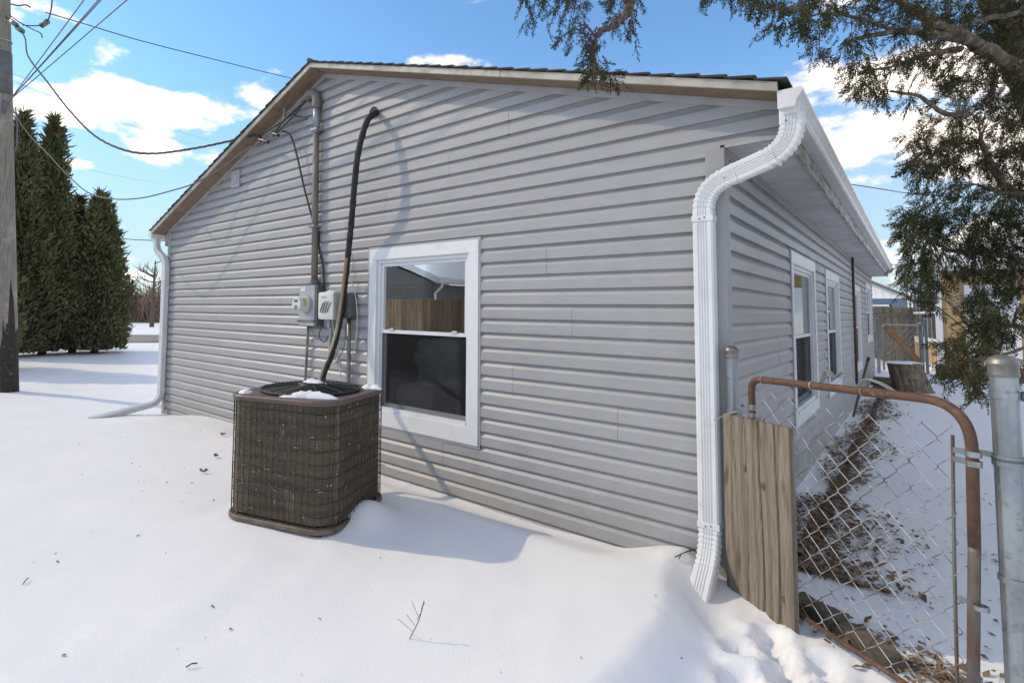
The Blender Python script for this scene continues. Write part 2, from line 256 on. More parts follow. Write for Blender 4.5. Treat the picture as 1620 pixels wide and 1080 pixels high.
# ------------------------------------------------------------------ mesh helpers
def tag(o, label=None, cat=None, group=None, kind=None):
    if label: o['label'] = label
    if cat: o['category'] = cat
    if group: o['group'] = group
    if kind: o['kind'] = kind
    return o
def empty(name, loc=(0, 0, 0), label=None, cat=None, group=None):
    o = bpy.data.objects.new(name, None); COL.objects.link(o); o.location = loc; o.empty_display_size = .1
    return tag(o, label, cat, group)
def link(name, me, mt, parent=None, smooth=False):
    me.materials.append(M[mt] if isinstance(mt, str) else mt)
    if smooth: me.polygons.foreach_set('use_smooth', [True] * len(me.polygons))
    o = bpy.data.objects.new(name, me); COL.objects.link(o)
    if parent:
        o.parent = parent
        if parent.type == 'EMPTY' or True: o.matrix_parent_inverse = Matrix.Translation(-world_loc(parent))
    return o
def world_loc(o):
    v = Vector((0, 0, 0))
    p = o
    # parents carry only translations; mesh objects are built in world space (location 0)
    if p.type == 'EMPTY': v = p.location.copy()
    return v
class MB:
    def __init__(s): s.v = []; s.f = []
    def add(s, vs, fs):
        n = len(s.v); s.v += [tuple(x) for x in vs]; s.f += [tuple(i + n for i in f) for f in fs]; return s
    def box(s, a, b, rz=0.0, piv=None):
        x0, y0, z0 = a; x1, y1, z1 = b
        vs = [(x0, y0, z0), (x1, y0, z0), (x1, y1, z0), (x0, y1, z0), (x0, y0, z1), (x1, y0, z1), (x1, y1, z1), (x0, y1, z1)]
        if rz:
            px, py = piv or ((x0 + x1) / 2, (y0 + y1) / 2); c, q = math.cos(rz), math.sin(rz)
            vs = [(px + (x - px) * c - (y - py) * q, py + (x - px) * q + (y - py) * c, z) for x, y, z in vs]
        return s.add(vs, [(0, 3, 2, 1), (4, 5, 6, 7), (0, 1, 5, 4), (1, 2, 6, 5), (2, 3, 7, 6), (3, 0, 4, 7)])
    def hexa(s, q):   # 8 points: bottom ring 4, top ring 4
        return s.add(q, [(0, 3, 2, 1), (4, 5, 6, 7), (0, 1, 5, 4), (1, 2, 6, 5), (2, 3, 7, 6), (3, 0, 4, 7)])
    def slab(s, p0, p1, z0, z1, t):   # vertical slab between plan points p0,p1, thickness t to the right-hand normal
        d = Vector((p1[0] - p0[0], p1[1] - p0[1])); d.normalize(); n = Vector((d.y, -d.x)) * t
        return s.hexa([(p0[0], p0[1], z0), (p1[0], p1[1], z0), (p1[0] + n.x, p1[1] + n.y, z0), (p0[0] + n.x, p0[1] + n.y, z0),
                       (p0[0], p0[1], z1), (p1[0], p1[1], z1), (p1[0] + n.x, p1[1] + n.y, z1), (p0[0] + n.x, p0[1] + n.y, z1)])
    def sweep(s, prof, path, n0=None, scales=None, caps=True, closed=False):
        path = [Vector(p) for p in path]; n = len(path); k = len(prof)
        T = []
        for i in range(n):
            a = path[(i - 1) % n] if closed else path[max(i - 1, 0)]; b = path[(i + 1) % n] if closed else path[min(i + 1, n - 1)]
            t = (b - a); T.append(t.normalized() if t.length > 1e-9 else Vector((0, 0, 1)))
        N = Vector(n0) if n0 else Vector((0, 0, 1))
        if abs(N.normalized().dot(T[0])) > .95: N = Vector((1, 0, 0)) if abs(T[0].x) < .8 else Vector((0, 1, 0))
        vs = []
        for i in range(n):
            N = N - T[i] * N.dot(T[i]); N.normalize(); B = T[i].cross(N)
            sc = scales[i] if scales else 1.0
            for (a, b) in prof: vs.append(path[i] + (N * a + B * b) * sc)
        fs = []
        for i in range(n if closed else n - 1):
            j = (i + 1) % n
            for q in range(k):
                r = (q + 1) % k; fs.append((i * k + q, i * k + r, j * k + r, j * k + q))
        if caps and not closed: fs += [tuple(range(k - 1, -1, -1)), tuple((n - 1) * k + q for q in range(k))]
        return s.add(vs, fs)
    def tube(s, path, r, n=8, caps=True, closed=False, scales=None):
        return s.sweep([(r * math.cos(2 * math.pi * i / n), r * math.sin(2 * math.pi * i / n)) for i in range(n)], path, scales=scales, caps=caps, closed=closed)
    def lathe(s, c, prof, n=24):
        vs = []; fs = []
        for (r, z) in prof:
            for i in range(n):
                a = 2 * math.pi * i / n; vs.append((c[0] + r * math.cos(a), c[1] + r * math.sin(a), c[2] + z))
        for j in range(len(prof) - 1):
            for i in range(n):
                k = (i + 1) % n; fs.append((j * n + i, j * n + k, (j + 1) * n + k, (j + 1) * n + i))
        return s.add(vs, fs)
    def prism(s, ring, z0, z1):
        n = len(ring)
        return s.add([(x, y, z0) for x, y in ring] + [(x, y, z1) for x, y in ring],
                     [tuple(range(n - 1, -1, -1)), tuple(range(n, 2 * n))] + [(i, (i + 1) % n, n + (i + 1) % n, n + i) for i in range(n)])
    def build(s, name, mt, parent=None, smooth=False, bevel=0.0, angle=None):
        me = bpy.data.meshes.new(name); me.from_pydata(s.v, [], s.f)
        if bevel or not smooth:
            bm = bmesh.new(); bm.from_mesh(me)
            bmesh.ops.recalc_face_normals(bm, faces=bm.faces)
            if bevel: bmesh.ops.bevel(bm, geom=[e for e in bm.edges if len(e.link_faces) == 2 and e.calc_face_angle(0) > .6], offset=bevel, segments=2, affect='EDGES', profile=.7)
            bm.to_mesh(me); bm.free()
        me.update()
        o = link(name, me, mt, parent, smooth)
        return o
def crom(pts, n=8):
    P = [Vector(p) for p in pts]; P = [P[0] * 2 - P[1]] + P + [P[-1] * 2 - P[-2]]; out = []
    for i in range(1, len(P) - 2):
        a, b, c, d = P[i - 1:i + 3]
        for k in range(n):
            t = k / n; out.append(.5 * ((2 * b) + (c - a) * t + (2 * a - 5 * b + 4 * c - d) * t * t + (3 * b - a - 3 * c + d) * t ** 3))
    out.append(P[-2]); return out
def filleted(pts, rad, seg=10):
    P = [Vector(p) for p in pts]; out = [P[0]]; flag = [0]
    for i in range(1, len(P) - 1):
        a = (P[i - 1] - P[i]).normalized(); b = (P[i + 1] - P[i]).normalized(); r = rad[i - 1]
        p0 = P[i] + a * r; p1 = P[i] + b * r
        for k in range(seg + 1):
            t = k / seg; out.append(p0 * (1 - t) ** 2 + P[i] * 2 * t * (1 - t) + p1 * t * t); flag.append(1 if 0 < k < seg else 0)
    out.append(P[-1]); flag.append(0); return out, flag
def vnoise(x, y, seed=0):
    xi = np.floor(x).astype(np.int64); yi = np.floor(y).astype(np.int64); fx = x - xi; fy = y - yi
    def h(a, b):
        n = (a * 374761393 + b * 668265263 + seed * 982451653) & 0xffffffff
        n = ((n ^ (n >> 13)) * 1274126177) & 0xffffffff
        return ((n ^ (n >> 16)) & 0xffff) / 65535.0
    u = fx * fx * (3 - 2 * fx); v = fy * fy * (3 - 2 * fy)
    return (h(xi, yi) * (1 - u) + h(xi + 1, yi) * u) * (1 - v) + (h(xi, yi + 1) * (1 - u) + h(xi + 1, yi + 1) * u) * v - .5
def fbm(x, y, o=4, seed=0):
    s = 0; a = 1.0
    for i in range(o): s = s + a * vnoise(x * 2 ** i, y * 2 ** i, seed + i); a *= .5
    return s
def sst(a, b, x): t = np.clip((x - a) / (b - a), 0, 1); return t * t * (3 - 2 * t)

# ------------------------------------------------------------------ ground
AC_C = (-2.40, -1.25); AC_A = 0.845; AC_TH = 0.34
def H(x, y):
    x = np.asarray(x, float); y = np.asarray(y, float)
    z = np.zeros_like(x) - 0.0
    far = sst(9, 26, np.hypot(x + 2, y + 1)); 
    z = z + .03 * fbm(x * .35, y * .35, 3, 3) * (1 - far) + .012 * fbm(x * 1.3, y * 1.3, 3, 9)
    left = sst(-.15, -.6, x)
    # dip along the gable wall
    z = z - .115 * sst(-.55, -.06, y) * sst(-.25, -.7, x) * (1 - sst(-4.7, -5.6, x) * .75) 
    z = z - .13 * sst(-6.3, -7.8, x)
    # long ridge running from the downspout
    xr = -.23 + .18 * sst(-.2, -1.05, y) + .015 * np.sin(y * 3) + np.where(y < -1.5, (y + 1.5) * .10, 0)
    d = x - xr
    fr = sst(.02, -.25, y)                       # in front of the wall line
    ridge = (.030 + .035 * sst(-.35, -1.0, y)) * np.exp(-(np.minimum(d, 0) / .45) ** 2) * fr
    fall = sst(-.06, .27, d)
    z = np.where(d < 0, z + ridge, (z + ridge) * (1 - fall) + fall * (-.105))
    z = z * 1.0
    # snow piled on the downspout elbow
    z = z + .03 * np.exp(-(((x + .20) / .10) ** 2 + ((y + .12) / .12) ** 2))
    z = z + .007 * fbm(x * 5 + y * 2.2, y * 1.6 - x * .6, 3, 41) * (1 - far)
    # side yard
    sy = sst(-.05, .35, y) * sst(-.1, .1, x)
    z = z * (1 - sy) + sy * (-.12 + .02 * fbm(x * 1.1, y * 1.1, 3, 5))
    # trampled snow by the gate
    tr = np.exp(-(((x - .42) / .30) ** 2 + ((y + .74) / .36) ** 2))
    z = z + tr * (.10 * fbm(x * 12, y * 12, 4, 21))
    for (fx, fy, fr_, dp) in [(.285, -.52, .065, .085), (.40, -.80, .070, .08), (.27, -.98, .075, .07), (.50, -.60, .060, .07), (.56, -.86, .060, .07), (.20, -.74, .06, .06), (.36, -.64, .05, .06)]:
        q = ((x - fx) / fr_) ** 2 + ((y - fy) / (fr_ * 1.6)) ** 2
        z = z - dp * np.exp(-q ** 2) + .018 * np.exp(-(np.sqrt(q) - 1.35) ** 2 / .08)
    # drift against the air conditioner
    c, s = math.cos(AC_TH), math.sin(AC_TH)
    lx = (x - AC_C[0]) * c + (y - AC_C[1]) * s; ly = -(x - AC_C[0]) * s + (y - AC_C[1]) * c
    z = z + .11 * np.exp(-(((lx - .46) / .16) ** 2 + ((ly - .03) / .20) ** 2))
    z = z + .022 * np.exp(-(np.maximum(np.abs(lx), np.abs(ly)) / .52) ** 6)
    # soft drifts further left and the slope down to the street
    z = z + .035 * np.sin(y * 1.1 + x * .25) * sst(-5, -8, x) * (1 - far)
    z = z - .26 * sst(6, 24, np.hypot(x - 1, y)) * sst(-2, -9, x)
    z = z - .12 * sst(4, 14, y) * sst(-6, -1, x) * 0
    return z
def lines(spec):
    out = [spec[0][0]]
    for a, b, st in spec:
        n = max(1, int(round((b - a) / st))); out += list(np.linspace(a, b, n + 1)[1:])
    return np.array(out)
gx = lines([(-420, -60, 30), (-60, -26, 2.0), (-26, -12, .5), (-12, -5, .14), (-5, -3, .07), (-3, 1.3, .034), (1.3, 3, .12), (3, 12, .9), (12, 40, 4), (40, 420, 40)])
gy = lines([(-420, -40, 40), (-40, -8, 2), (-8, -3.2, .3), (-3.2, -1.6, .05), (-1.6, .4, .034), (.4, 4, .12), (4, 26, .6), (26, 60, 3), (60, 420, 40)])
GX, GY = np.meshgrid(gx, gy); GZ = H(GX, GY)
nx, ny = len(gx), len(gy)
idx = np.arange(nx * ny).reshape(ny, nx)
F = np.stack([idx[:-1, :-1], idx[:-1, 1:], idx[1:, 1:], idx[1:, :-1]], -1).reshape(-1, 4)
me = bpy.data.meshes.new('snow_ground'); me.from_pydata(np.stack([GX, GY, GZ], -1).reshape(-1, 3).tolist(), [], F.tolist()); me.update()
tag(link('snow_ground', me, 'snow', smooth=True), kind='structure')
import bisect
_gxl, _gyl = gx.tolist(), gy.tolist()
def gz(x, y):          # height of the snow sheet by bilinear lookup
    i = min(max(bisect.bisect_right(_gxl, x) - 1, 0), nx - 2); j = min(max(bisect.bisect_right(_gyl, y) - 1, 0), ny - 2)
    a = (x - _gxl[i]) / (_gxl[i + 1] - _gxl[i]); b = (y - _gyl[j]) / (_gyl[j + 1] - _gyl[j])
    return float((GZ[j, i] * (1 - a) + GZ[j, i + 1] * a) * (1 - b) + (GZ[j + 1, i] * (1 - a) + GZ[j + 1, i + 1] * a) * b)
# street beyond the trees
c0 = onZ(220, 526, -.25); c1 = onZ(220, 537, -.25); dr = Vector((.52, .854, 0)).normalized()
mb = MB(); pts = []
for t in np.linspace(-60, 70, 40): 
    for c in (c0, c1):
        p = c + dr * t; pts.append((p.x, p.y, gz(p.x, p.y) + .03))
mb.add(pts, [(2 * i, 2 * i + 2, 2 * i + 3, 2 * i + 1) for i in range(39)]); tag(mb.build('road', 'road', smooth=True), kind='structure')

# ------------------------------------------------------------------ the house
HW, HL, XR, ZP = 7.84, 14.6, -3.92, 4.078
SR, SL = .333, .358; CH = .114
def zs(x): return ZP - (SR * (x - XR) if x > XR else SL * (XR - x))
house = empty('grey_house', (0, 0, 0), 'single storey grey vinyl sided house with low gable roof', 'house')
# --- siding panels: each panel carries two dutch lap courses
PROF = [(0.0, -.007), (0.0, .0165), (.004, .018), (.070, .016), (.092, .001), (.103, -.005), (.114, -.007)]
def panel(O, u, n, t0, t1, k, extra=0.0, clips=()):
    u = Vector(u); n = Vector(n); O = Vector(O)
    bm = bmesh.new(); rows = []
    for c in (0, 1):
        for (dz, dd) in PROF:
            z = 1.5 + (k + c) * CH + dz
            rows.append([bm.verts.new(O + u * t + n * (dd + extra) + Vector((0, 0, z))) for t in (t0, t1)])
    for a, b in zip(rows, rows[1:]):
        bm.faces.new((a[0], a[1], b[1], b[0]))
    # thin end returns so that the lap edge at a seam has thickness
    for e in (0, 1):
        t = (t0, t1)[e]
        back = [bm.verts.new(O + u * t + n * (-.008) + Vector((0, 0, rows[i][e].co.z))) for i in (0, len(rows) - 1)]
        bm.faces.new([r[e] for r in rows] + [back[1], back[0]])
    for co_, no_ in clips:
        bmesh.ops.bisect_plane(bm, geom=bm.verts[:] + bm.edges[:] + bm.faces[:], plane_co=co_, plane_no=no_, clear_outer=True)
    if len(bm.faces) == 0: bm.free(); return
    bmesh.ops.recalc_face_normals(bm, faces=bm.faces)
    me = bpy.data.meshes.new('siding_panel'); bm.to_mesh(me); bm.free()
    return link('siding_panel', me, 'siding', house)
def wall_panels(O, u, n, k0, k1, ext, seams, holes, clips):
    for k in range(k0, k1, 2):
        za, zb = 1.5 + k * CH, 1.5 + (k + 2) * CH
        a, b = ext(k)
        cuts = sorted([s for s in seams.get(k, []) if a < s < b])
        segs = []; p = a
        for s in cuts: segs.append((p, s + .02)); p = s
        segs.append((p, b))
        for i, (s0, s1) in enumerate(segs):
            pieces = [(s0, s1, ())]
            for (h0, h1, z0, z1) in holes:
                if zb <= z0 or za >= z1: continue
                new = []
                for (q0, q1, cl) in pieces:
                    if q1 <= h0 or q0 >= h1: new.append((q0, q1, cl)); continue
                    if q0 < h0: new.append((q0, h0, cl))
                    if q1 > h1: new.append((h1, q1, cl))
                    m0, m1 = max(q0, h0), min(q1, h1)
                    if zb > z1 + .01: new.append((m0, m1, cl + (((0, 0, z1), (0, 0, -1)),)))
                    if za < z0 - .01: new.append((m0, m1, cl + (((0, 0, z0), (0, 0, 1)),)))
                pieces = new
            for (q0, q1, cl) in pieces:
                if q1 - q0 > .02: panel(O, u, n, q0, q1, k, .0022 if i % 2 else 0.0, tuple(clips) + cl)
GW = (-3.147, -1.783, .335, 2.052)      # gable window opening x0,x1,z0,z1
seams = {12: [-5.612, -1.537], 10: [-6.175, -2.148], 8: [-6.9, -2.943], 6: [-7.49, -3.538], 4: [-4.35], 2: [-7.11, -1.2], 0: [-5.0], -2: [-4.6, -1.0],
         -4: [-5.502], -6: [-6.059, -1.5], -8: [-6.604, -.673], -10: [-7.122, -3.3], -12: [-7.576, -2.2], 14: [-4.952], 16: [-3.156], 18: [-4.25]}
rk = [((XR, 0, ZP - .035), Vector((SR, 0, 1)).normalized()), ((XR, 0, ZP - .035), Vector((-SL, 0, 1)).normalized())]
wall_panels((0, 0, 0), (1, 0, 0), (0, -1, 0), -16, 22, lambda k: (-HW + .06, (-.07 if k < 8 else 0.0) if k < 10 else .325), seams, [GW], rk)
panel((0, 0, 0), (1, 0, 0), (0, -1, 0), 0.0, .325, 8, 0, tuple(rk) + (((0, 0, 2.472), (0, 0, -1)),))
SWIN = [(2.25, 3.85, .42, 2.04), (4.78, 6.35, .42, 2.03), (8.8, 10.25, .42, 2.03), (11.95, 13.7, .85, 2.2)]
sseam = {}
for k in range(-14, 10, 2): sseam[k] = [(k * .37 + 1.9) % 3.6 + 1.2 if k < 2 else (4.1 + (k % 4) * .33), 7.4 + (k % 6) * .16, 11.0 + (k % 4) * .2]
wall_panels((0, 0, 0), (0, 1, 0), (1, 0, 0), -12, 10, lambda k: (.07, HL - .05), sseam, SWIN, [((0, 0, 2.465), (0, 0, 1))])
# --- core behind the siding (sheathing) so that nothing shows through the laps
mb = MB()
zc = 0.14
def sheath(pts, name='sheathing'):
    return pts
# gable sheathing around the window opening
def quadY(mb, x0, x1, z0, z1, y): mb.add([(x0, y, z0), (x1, y, z0), (x1, y, z1), (x0, y, z1)], [(0, 1, 2, 3)])
g0, g1, gz0, gz1 = GW
Y0 = .013
quadY(mb, -HW + .01, g0, -.4, zs(-HW) - .05, Y0); quadY(mb, g1, -.01, -.4, 2.46, Y0); quadY(mb, g0, g1, -.4, gz0, Y0); quadY(mb, g0, g1, gz1, 2.46, Y0)
mb.add([(-HW + .01, Y0, 2.46), (.325, Y0, 2.46), (.325, Y0, zs(.325) - .02), (XR, Y0, ZP - .02), (-HW + .01, Y0, zs(-HW) - .02)], [(0, 1, 2, 3, 4)])
mb.build('gable_sheathing', 'siding', house)
mb = MB(); yy = [0.01]
for (a, b, z0, z1) in SWIN: yy += [a, b]
yy.append(HL)
X0 = -.013
def quadX(y0, y1, z0, z1): mb.add([(X0, y0, z0), (X0, y1, z0), (X0, y1, z1), (X0, y0, z1)], [(0, 1, 2, 3)])
for i in range(0, len(yy), 2): quadX(yy[i], yy[i + 1], -.4, 2.5)
for (a, b, z0, z1) in SWIN: quadX(a, b, -.4, z0); quadX(a, b, z1, 2.5)
mb.add([(-HW, 0.01, -.4), (-HW, HL, -.4), (-HW, HL, 2.6), (-HW, 0.01, 2.6)], [(0, 1, 2, 3)])
mb.add([(-HW, HL, -.4), (0, HL, -.4), (0, HL, 2.7), (XR, HL, ZP), (-HW, HL, 2.6)], [(0, 1, 2, 3, 4)])
mb.build('side_sheathing', 'siding', house)
# --- corner posts, frieze, starter
mb = MB(); mb.box((-.082, -.024, -.25), (.024, .0, 2.455)).box((.0, .0, -.25), (.024, .085, 2.455)); mb.build('corner_trim', 'cornergrey', house, bevel=.004)
mb = MB(); mb.box((-HW - .02, -.024, -.45), (-HW + .075, .0, zs(-HW) - .04)).box((-HW - .02, .0, -.45), (-HW, .08, zs(-HW) - .04)); mb.build('corner_trim', 'cornergrey', house, bevel=.004)
def rakebar(name, mt, x0, x1, ya, yb, dz0, dz1, bev=0.0):
    q = []
    for dz in (dz0, dz1): q += [(x0, ya, zs(x0) + dz), (x1, ya, zs(x1) + dz), (x1, yb, zs(x1) + dz), (x0, yb, zs(x0) + dz)]
    mb = MB(); mb.hexa(q); return mb.build(name, mt, house, bevel=bev)
rakebar('frieze_trim', 'trimgrey', XR, .322, -.024, -.002, -.052, -.004)
rakebar('frieze_trim', 'trimgrey', -HW - .03, XR, -.024, -.002, -.052, -.004)
mb = MB(); mb.box((.026, -.022, 2.452), (.325, -.001, 2.474)); mb.build('frieze_trim', 'trimgrey', house)
mb = MB(); mb.box((.001, .086, 2.435), (.022, HL - .02, 2.466)); mb.build('frieze_trim', 'trimgrey', house)
XE, XL = .335, -8.03
# rake soffit boards with joints, rake fascia
def soffit_boards(x0, x1, n):
    xs_ = np.linspace(x0, x1, n + 1)
    for a, b in zip(xs_, xs_[1:]): rakebar('soffit_board', 'soffitwood', a + .004, b - .004, -.212, -.001, -.003, .012)
soffit_boards(XR, XE, 5); soffit_boards(XL, XR, 11)
for a, b in ((XR, -1.46), (-1.455, XE)): rakebar('rake_fascia', 'fascia', a + .001, b, -.232, -.213, -.004, .048, .003)
for a, b in ((XL, -6.1), (-6.095, XR)): rakebar('rake_fascia', 'fascia', a, b - .001, -.232, -.213, -.004, .048, .003)
# roof deck + shingle courses
mb = MB()
for (x0, x1) in ((XR, XE - .01), (XL, XR)):
    q = []
    for dz in (.03, .05): q += [(x0, -.225 if dz < .04 else -.225, zs(x0) + dz), (x1, -.225, zs(x1) + dz), (x1, HL + .22, zs(x1) + dz), (x0, HL + .22, zs(x0) + dz)]
    mb.hexa(q)
roof = mb.build('roof', 'shingle', house)
for (sgn, xe, slope) in ((1, XE + .035, SR), (-1, XL - .035, SL)):
    n = 30; Ltot = abs(xe - XR); st = Ltot / n
    for i in range(n):
        xa = XR + sgn * st * i; xb = XR + sgn * (st * (i + 1) + .012)
        jit = random.uniform(-.006, .006)
        yf = -.252 + jit
        za, zb = ZP - slope * st * i + .0505, ZP - slope * abs(xb - XR) + .061 + random.uniform(0, .003)
        q = [(xa, yf, za), (xb, yf, zb), (xb, HL + .24, zb), (xa, HL + .24, za), (xa, yf, za + .006), (xb, yf, zb + .010), (xb, HL + .24, zb + .010), (xa, HL + .24, za + .006)]
        mb = MB(); mb.hexa(q); mb.build('shingle_course', 'shingle', roof)
mb = MB(); mb.tube([(XR, -.255, ZP + .066), (XR, HL + .24, ZP + .066)], .03, 6); mb.build('ridge_cap', 'shingle', roof)
# eave: soffit panels (ribbed), fascia, gutter
def eave(sgn, xw, xf, ztop):
    zf = ztop - .19
    y = .03
    while y < HL + .2:
        y1 = min(y + .305, HL + .2); mb = MB(); prof = []
        nrib = 9
        for r in range(nrib):
            a = y + (y1 - y - .003) * r / nrib; b = y + (y1 - y - .003) * (r + 1) / nrib
            prof += [(a, 0), (a + (b - a) * .12, .012), (a + (b - a) * .34, .012), (a + (b - a) * .42, 0)]
        prof.append((y1 - .003, 0))
        vs = []
        for (yy_, dz) in prof: vs += [(xw, yy_, zf + dz), (xf, yy_, zf + dz)]
        mb.add(vs, [(2 * i, 2 * i + 1, 2 * i + 3, 2 * i + 2) for i in range(len(prof) - 1)])
        mb.build('soffit_panel', 'soffitvinyl', house)
        y = y1
    mb = MB(); mb.box((min(xf, xf + sgn * .018), -.004, zf - .012), (max(xf, xf + sgn * .018), HL + .2, ztop - .004)); mb.build('eave_fascia', 'fasciadirty', house, bevel=.003)
    g0 = xf + sgn * .019
    P = [(0, 0), (0, -.095), (.072, -.098), (.082, -.085), (.084, -.062), (.102, -.034), (.112, -.022), (.112, -.004), (.104, 0), (.100, -.004), (.104, -.018), (.095, -.03), (.077, -.058), (.074, -.088), (.004, -.088), (.004, 0)]
    mb = MB(); n = len(P); vs = []; ys = [-.215, 3.1, 3.102, 7.0, 7.002, 11, HL + .21]
    for yv in ys: vs += [(g0 + sgn * a, yv, ztop + b) for a, b in P]
    fs = [(j * n + i, j * n + (i + 1) % n, (j + 1) * n + (i + 1) % n, (j + 1) * n + i) for j in range(len(ys) - 1) for i in range(n)]
    mb.add(vs, fs); gut = mb.build('gutter', 'gutter', house)
    for yv in (-.222, HL + .211):
        mb = MB(); out = P[:9]; m_ = len(out)
        mb.add([(g0 + sgn * a * 1.02, yv, ztop + b * 1.03) for a, b in out] + [(g0 + sgn * a * 1.02, yv + .008, ztop + b * 1.03) for a, b in out],
               [tuple(range(m_)), tuple(range(2 * m_ - 1, m_ - 1, -1))] + [(i, i + m_, (i + 1) % m_ + m_, (i + 1) % m_) for i in range(m_)])
        mb.build('end_cap', 'gutter', gut)
    return gut
eave(1, .002, .312, 2.66); eave(-1, -HW - .002, XL + .03, 2.63)
# end of the boxed eave at left, closing the soffit
mb = MB(); mb.hexa([(XL + .02, -.005, 2.45), (-HW - .02, -.005, 2.45), (-HW - .02, .01, 2.45), (XL + .02, .01, 2.45), (XL + .02, -.005, zs(XL) - .02), (-HW - .02, -.005, zs(-HW) - .02), (-HW - .02, .01, zs(-HW) - .02), (XL + .02, .01, zs(XL) - .02)])
mb.build('eave_end_board', 'trimgrey', house)
# --- downspouts
def fluted(wa, wb, nf=4, dp=.005):
    a, b = wa / 2, wb / 2; r = .010; pts = []
    def edge(p0, p1, nrm, fl):
        d = Vector((p1[0] - p0[0], p1[1] - p0[1])); L = d.length; d.normalize(); out = [p0]
        if fl:
            m_ = L * .18; stp = (L - 2 * m_) / nf
            for i in range(nf):
                s0 = m_ + i * stp
                for (q, h_) in ((.15, 0), (.32, dp), (.68, dp), (.85, 0)):
                    out.append((p0[0] + d.x * (s0 + stp * q) - nrm[0] * h_, p0[1] + d.y * (s0 + stp * q) - nrm[1] * h_))
        out.append(p1); return out
    c = [((-a + r, -b), (a - r, -b), (0, -1), 1), ((a, -b + r), (a, b - r), (1, 0), 1), ((a - r, b), (-a + r, b), (0, 1), 1), ((-a, b - r), (-a, -b + r), (-1, 0), 1)]
    for p0, p1, nrm, fl in c: pts += edge(p0, p1, nrm, fl)
    return pts
def downspout(path, rad, wa, wb, bends_crimp, strap_z, n0, straps_xy, screw=True):
    pr = fluted(wa, wb)
    pts, fl = filleted(path, rad, 18)
    sc = [1.0 + ((-.085 if i % 2 else .03) if f else 0) for i, f in enumerate(fl)]
    # subdivide straight runs lightly
    mb = MB(); mb.sweep(pr, pts, n0=n0, scales=sc)
    ds = mb.build('downspout', 'gutter', house)
    for z in strap_z:
        mb = MB(); cx, cy = straps_xy; a, b = wa / 2 + .004, wb / 2 + .004
        mb.box((cx - b, cy - a, z - .018), (cx + b, cy + a, z + .018)); st = mb.build('strap', 'gutter', ds, bevel=.004)
        for dx in (-.014, .014):
            mb = MB(); mb.tube([(cx + dx, cy - a - .004, z + dx * .25), (cx + dx, cy - a + .003, z + dx * .25)], .0045, 8); mb.build('screw', 'boxdark', ds)
    return ds
dsx, dsy = -.084, -.066
ds = downspout([(.385, -.135, 2.575), (.385, -.135, 2.355), (dsx, dsy, 2.215), (dsx, dsy, .05), (dsx + .02, -.44, -.145)], [.15, .15, .17], .086, .112, True, [2.02, .205], (0, 1, 0), (dsx, dsy))
for (p, q) in (((.30, -.122, 2.33), 0), ((.10, -.095, 2.27), 0)):
    t = Vector((dsx - .385, dsy + .135, 2.215 - 2.355)).normalized(); pr = fluted(.092, .118, 4, .003)
    c = Vector(p)
    # slide onto the axis of the diagonal run
    a0 = Vector((.385, -.135, 2.355)); c = a0 + t * (c - a0).dot(t)
    mb = MB(); mb.sweep(pr, [c - t * .003, c + t * .003], n0=(0, 1, 0)); mb.build('joint_collar', 'gutter', ds)
mb = MB(); mb.box((.345, -.185, 2.535), (.428, -.085, 2.60)); mb.build('outlet', 'gutter', ds, bevel=.006)
for p in ((.362, -.19, 2.50), (.05, -.150, 2.24)):
    mb = MB(); mb.tube([p, (p[0], p[1] + .012, p[2])], .004, 8); mb.build('screw', 'boxdark', ds)
lx, ly = -7.80, -.068
dl = downspout([(-8.10, -.10, 2.56), (-8.10, -.10, 2.36), (lx, ly, 2.18), (lx, ly, -.02), (lx - .06, -1.05, -.185)], [.12, .12, .17], .085, .105, True, [1.75, .18], (0, 1, 0), (lx, ly))
mb = MB(); mb.box((-8.13, -.16, 2.53), (-8.06, -.05, 2.60)); mb.build('outlet', 'gutter', dl, bevel=.005)

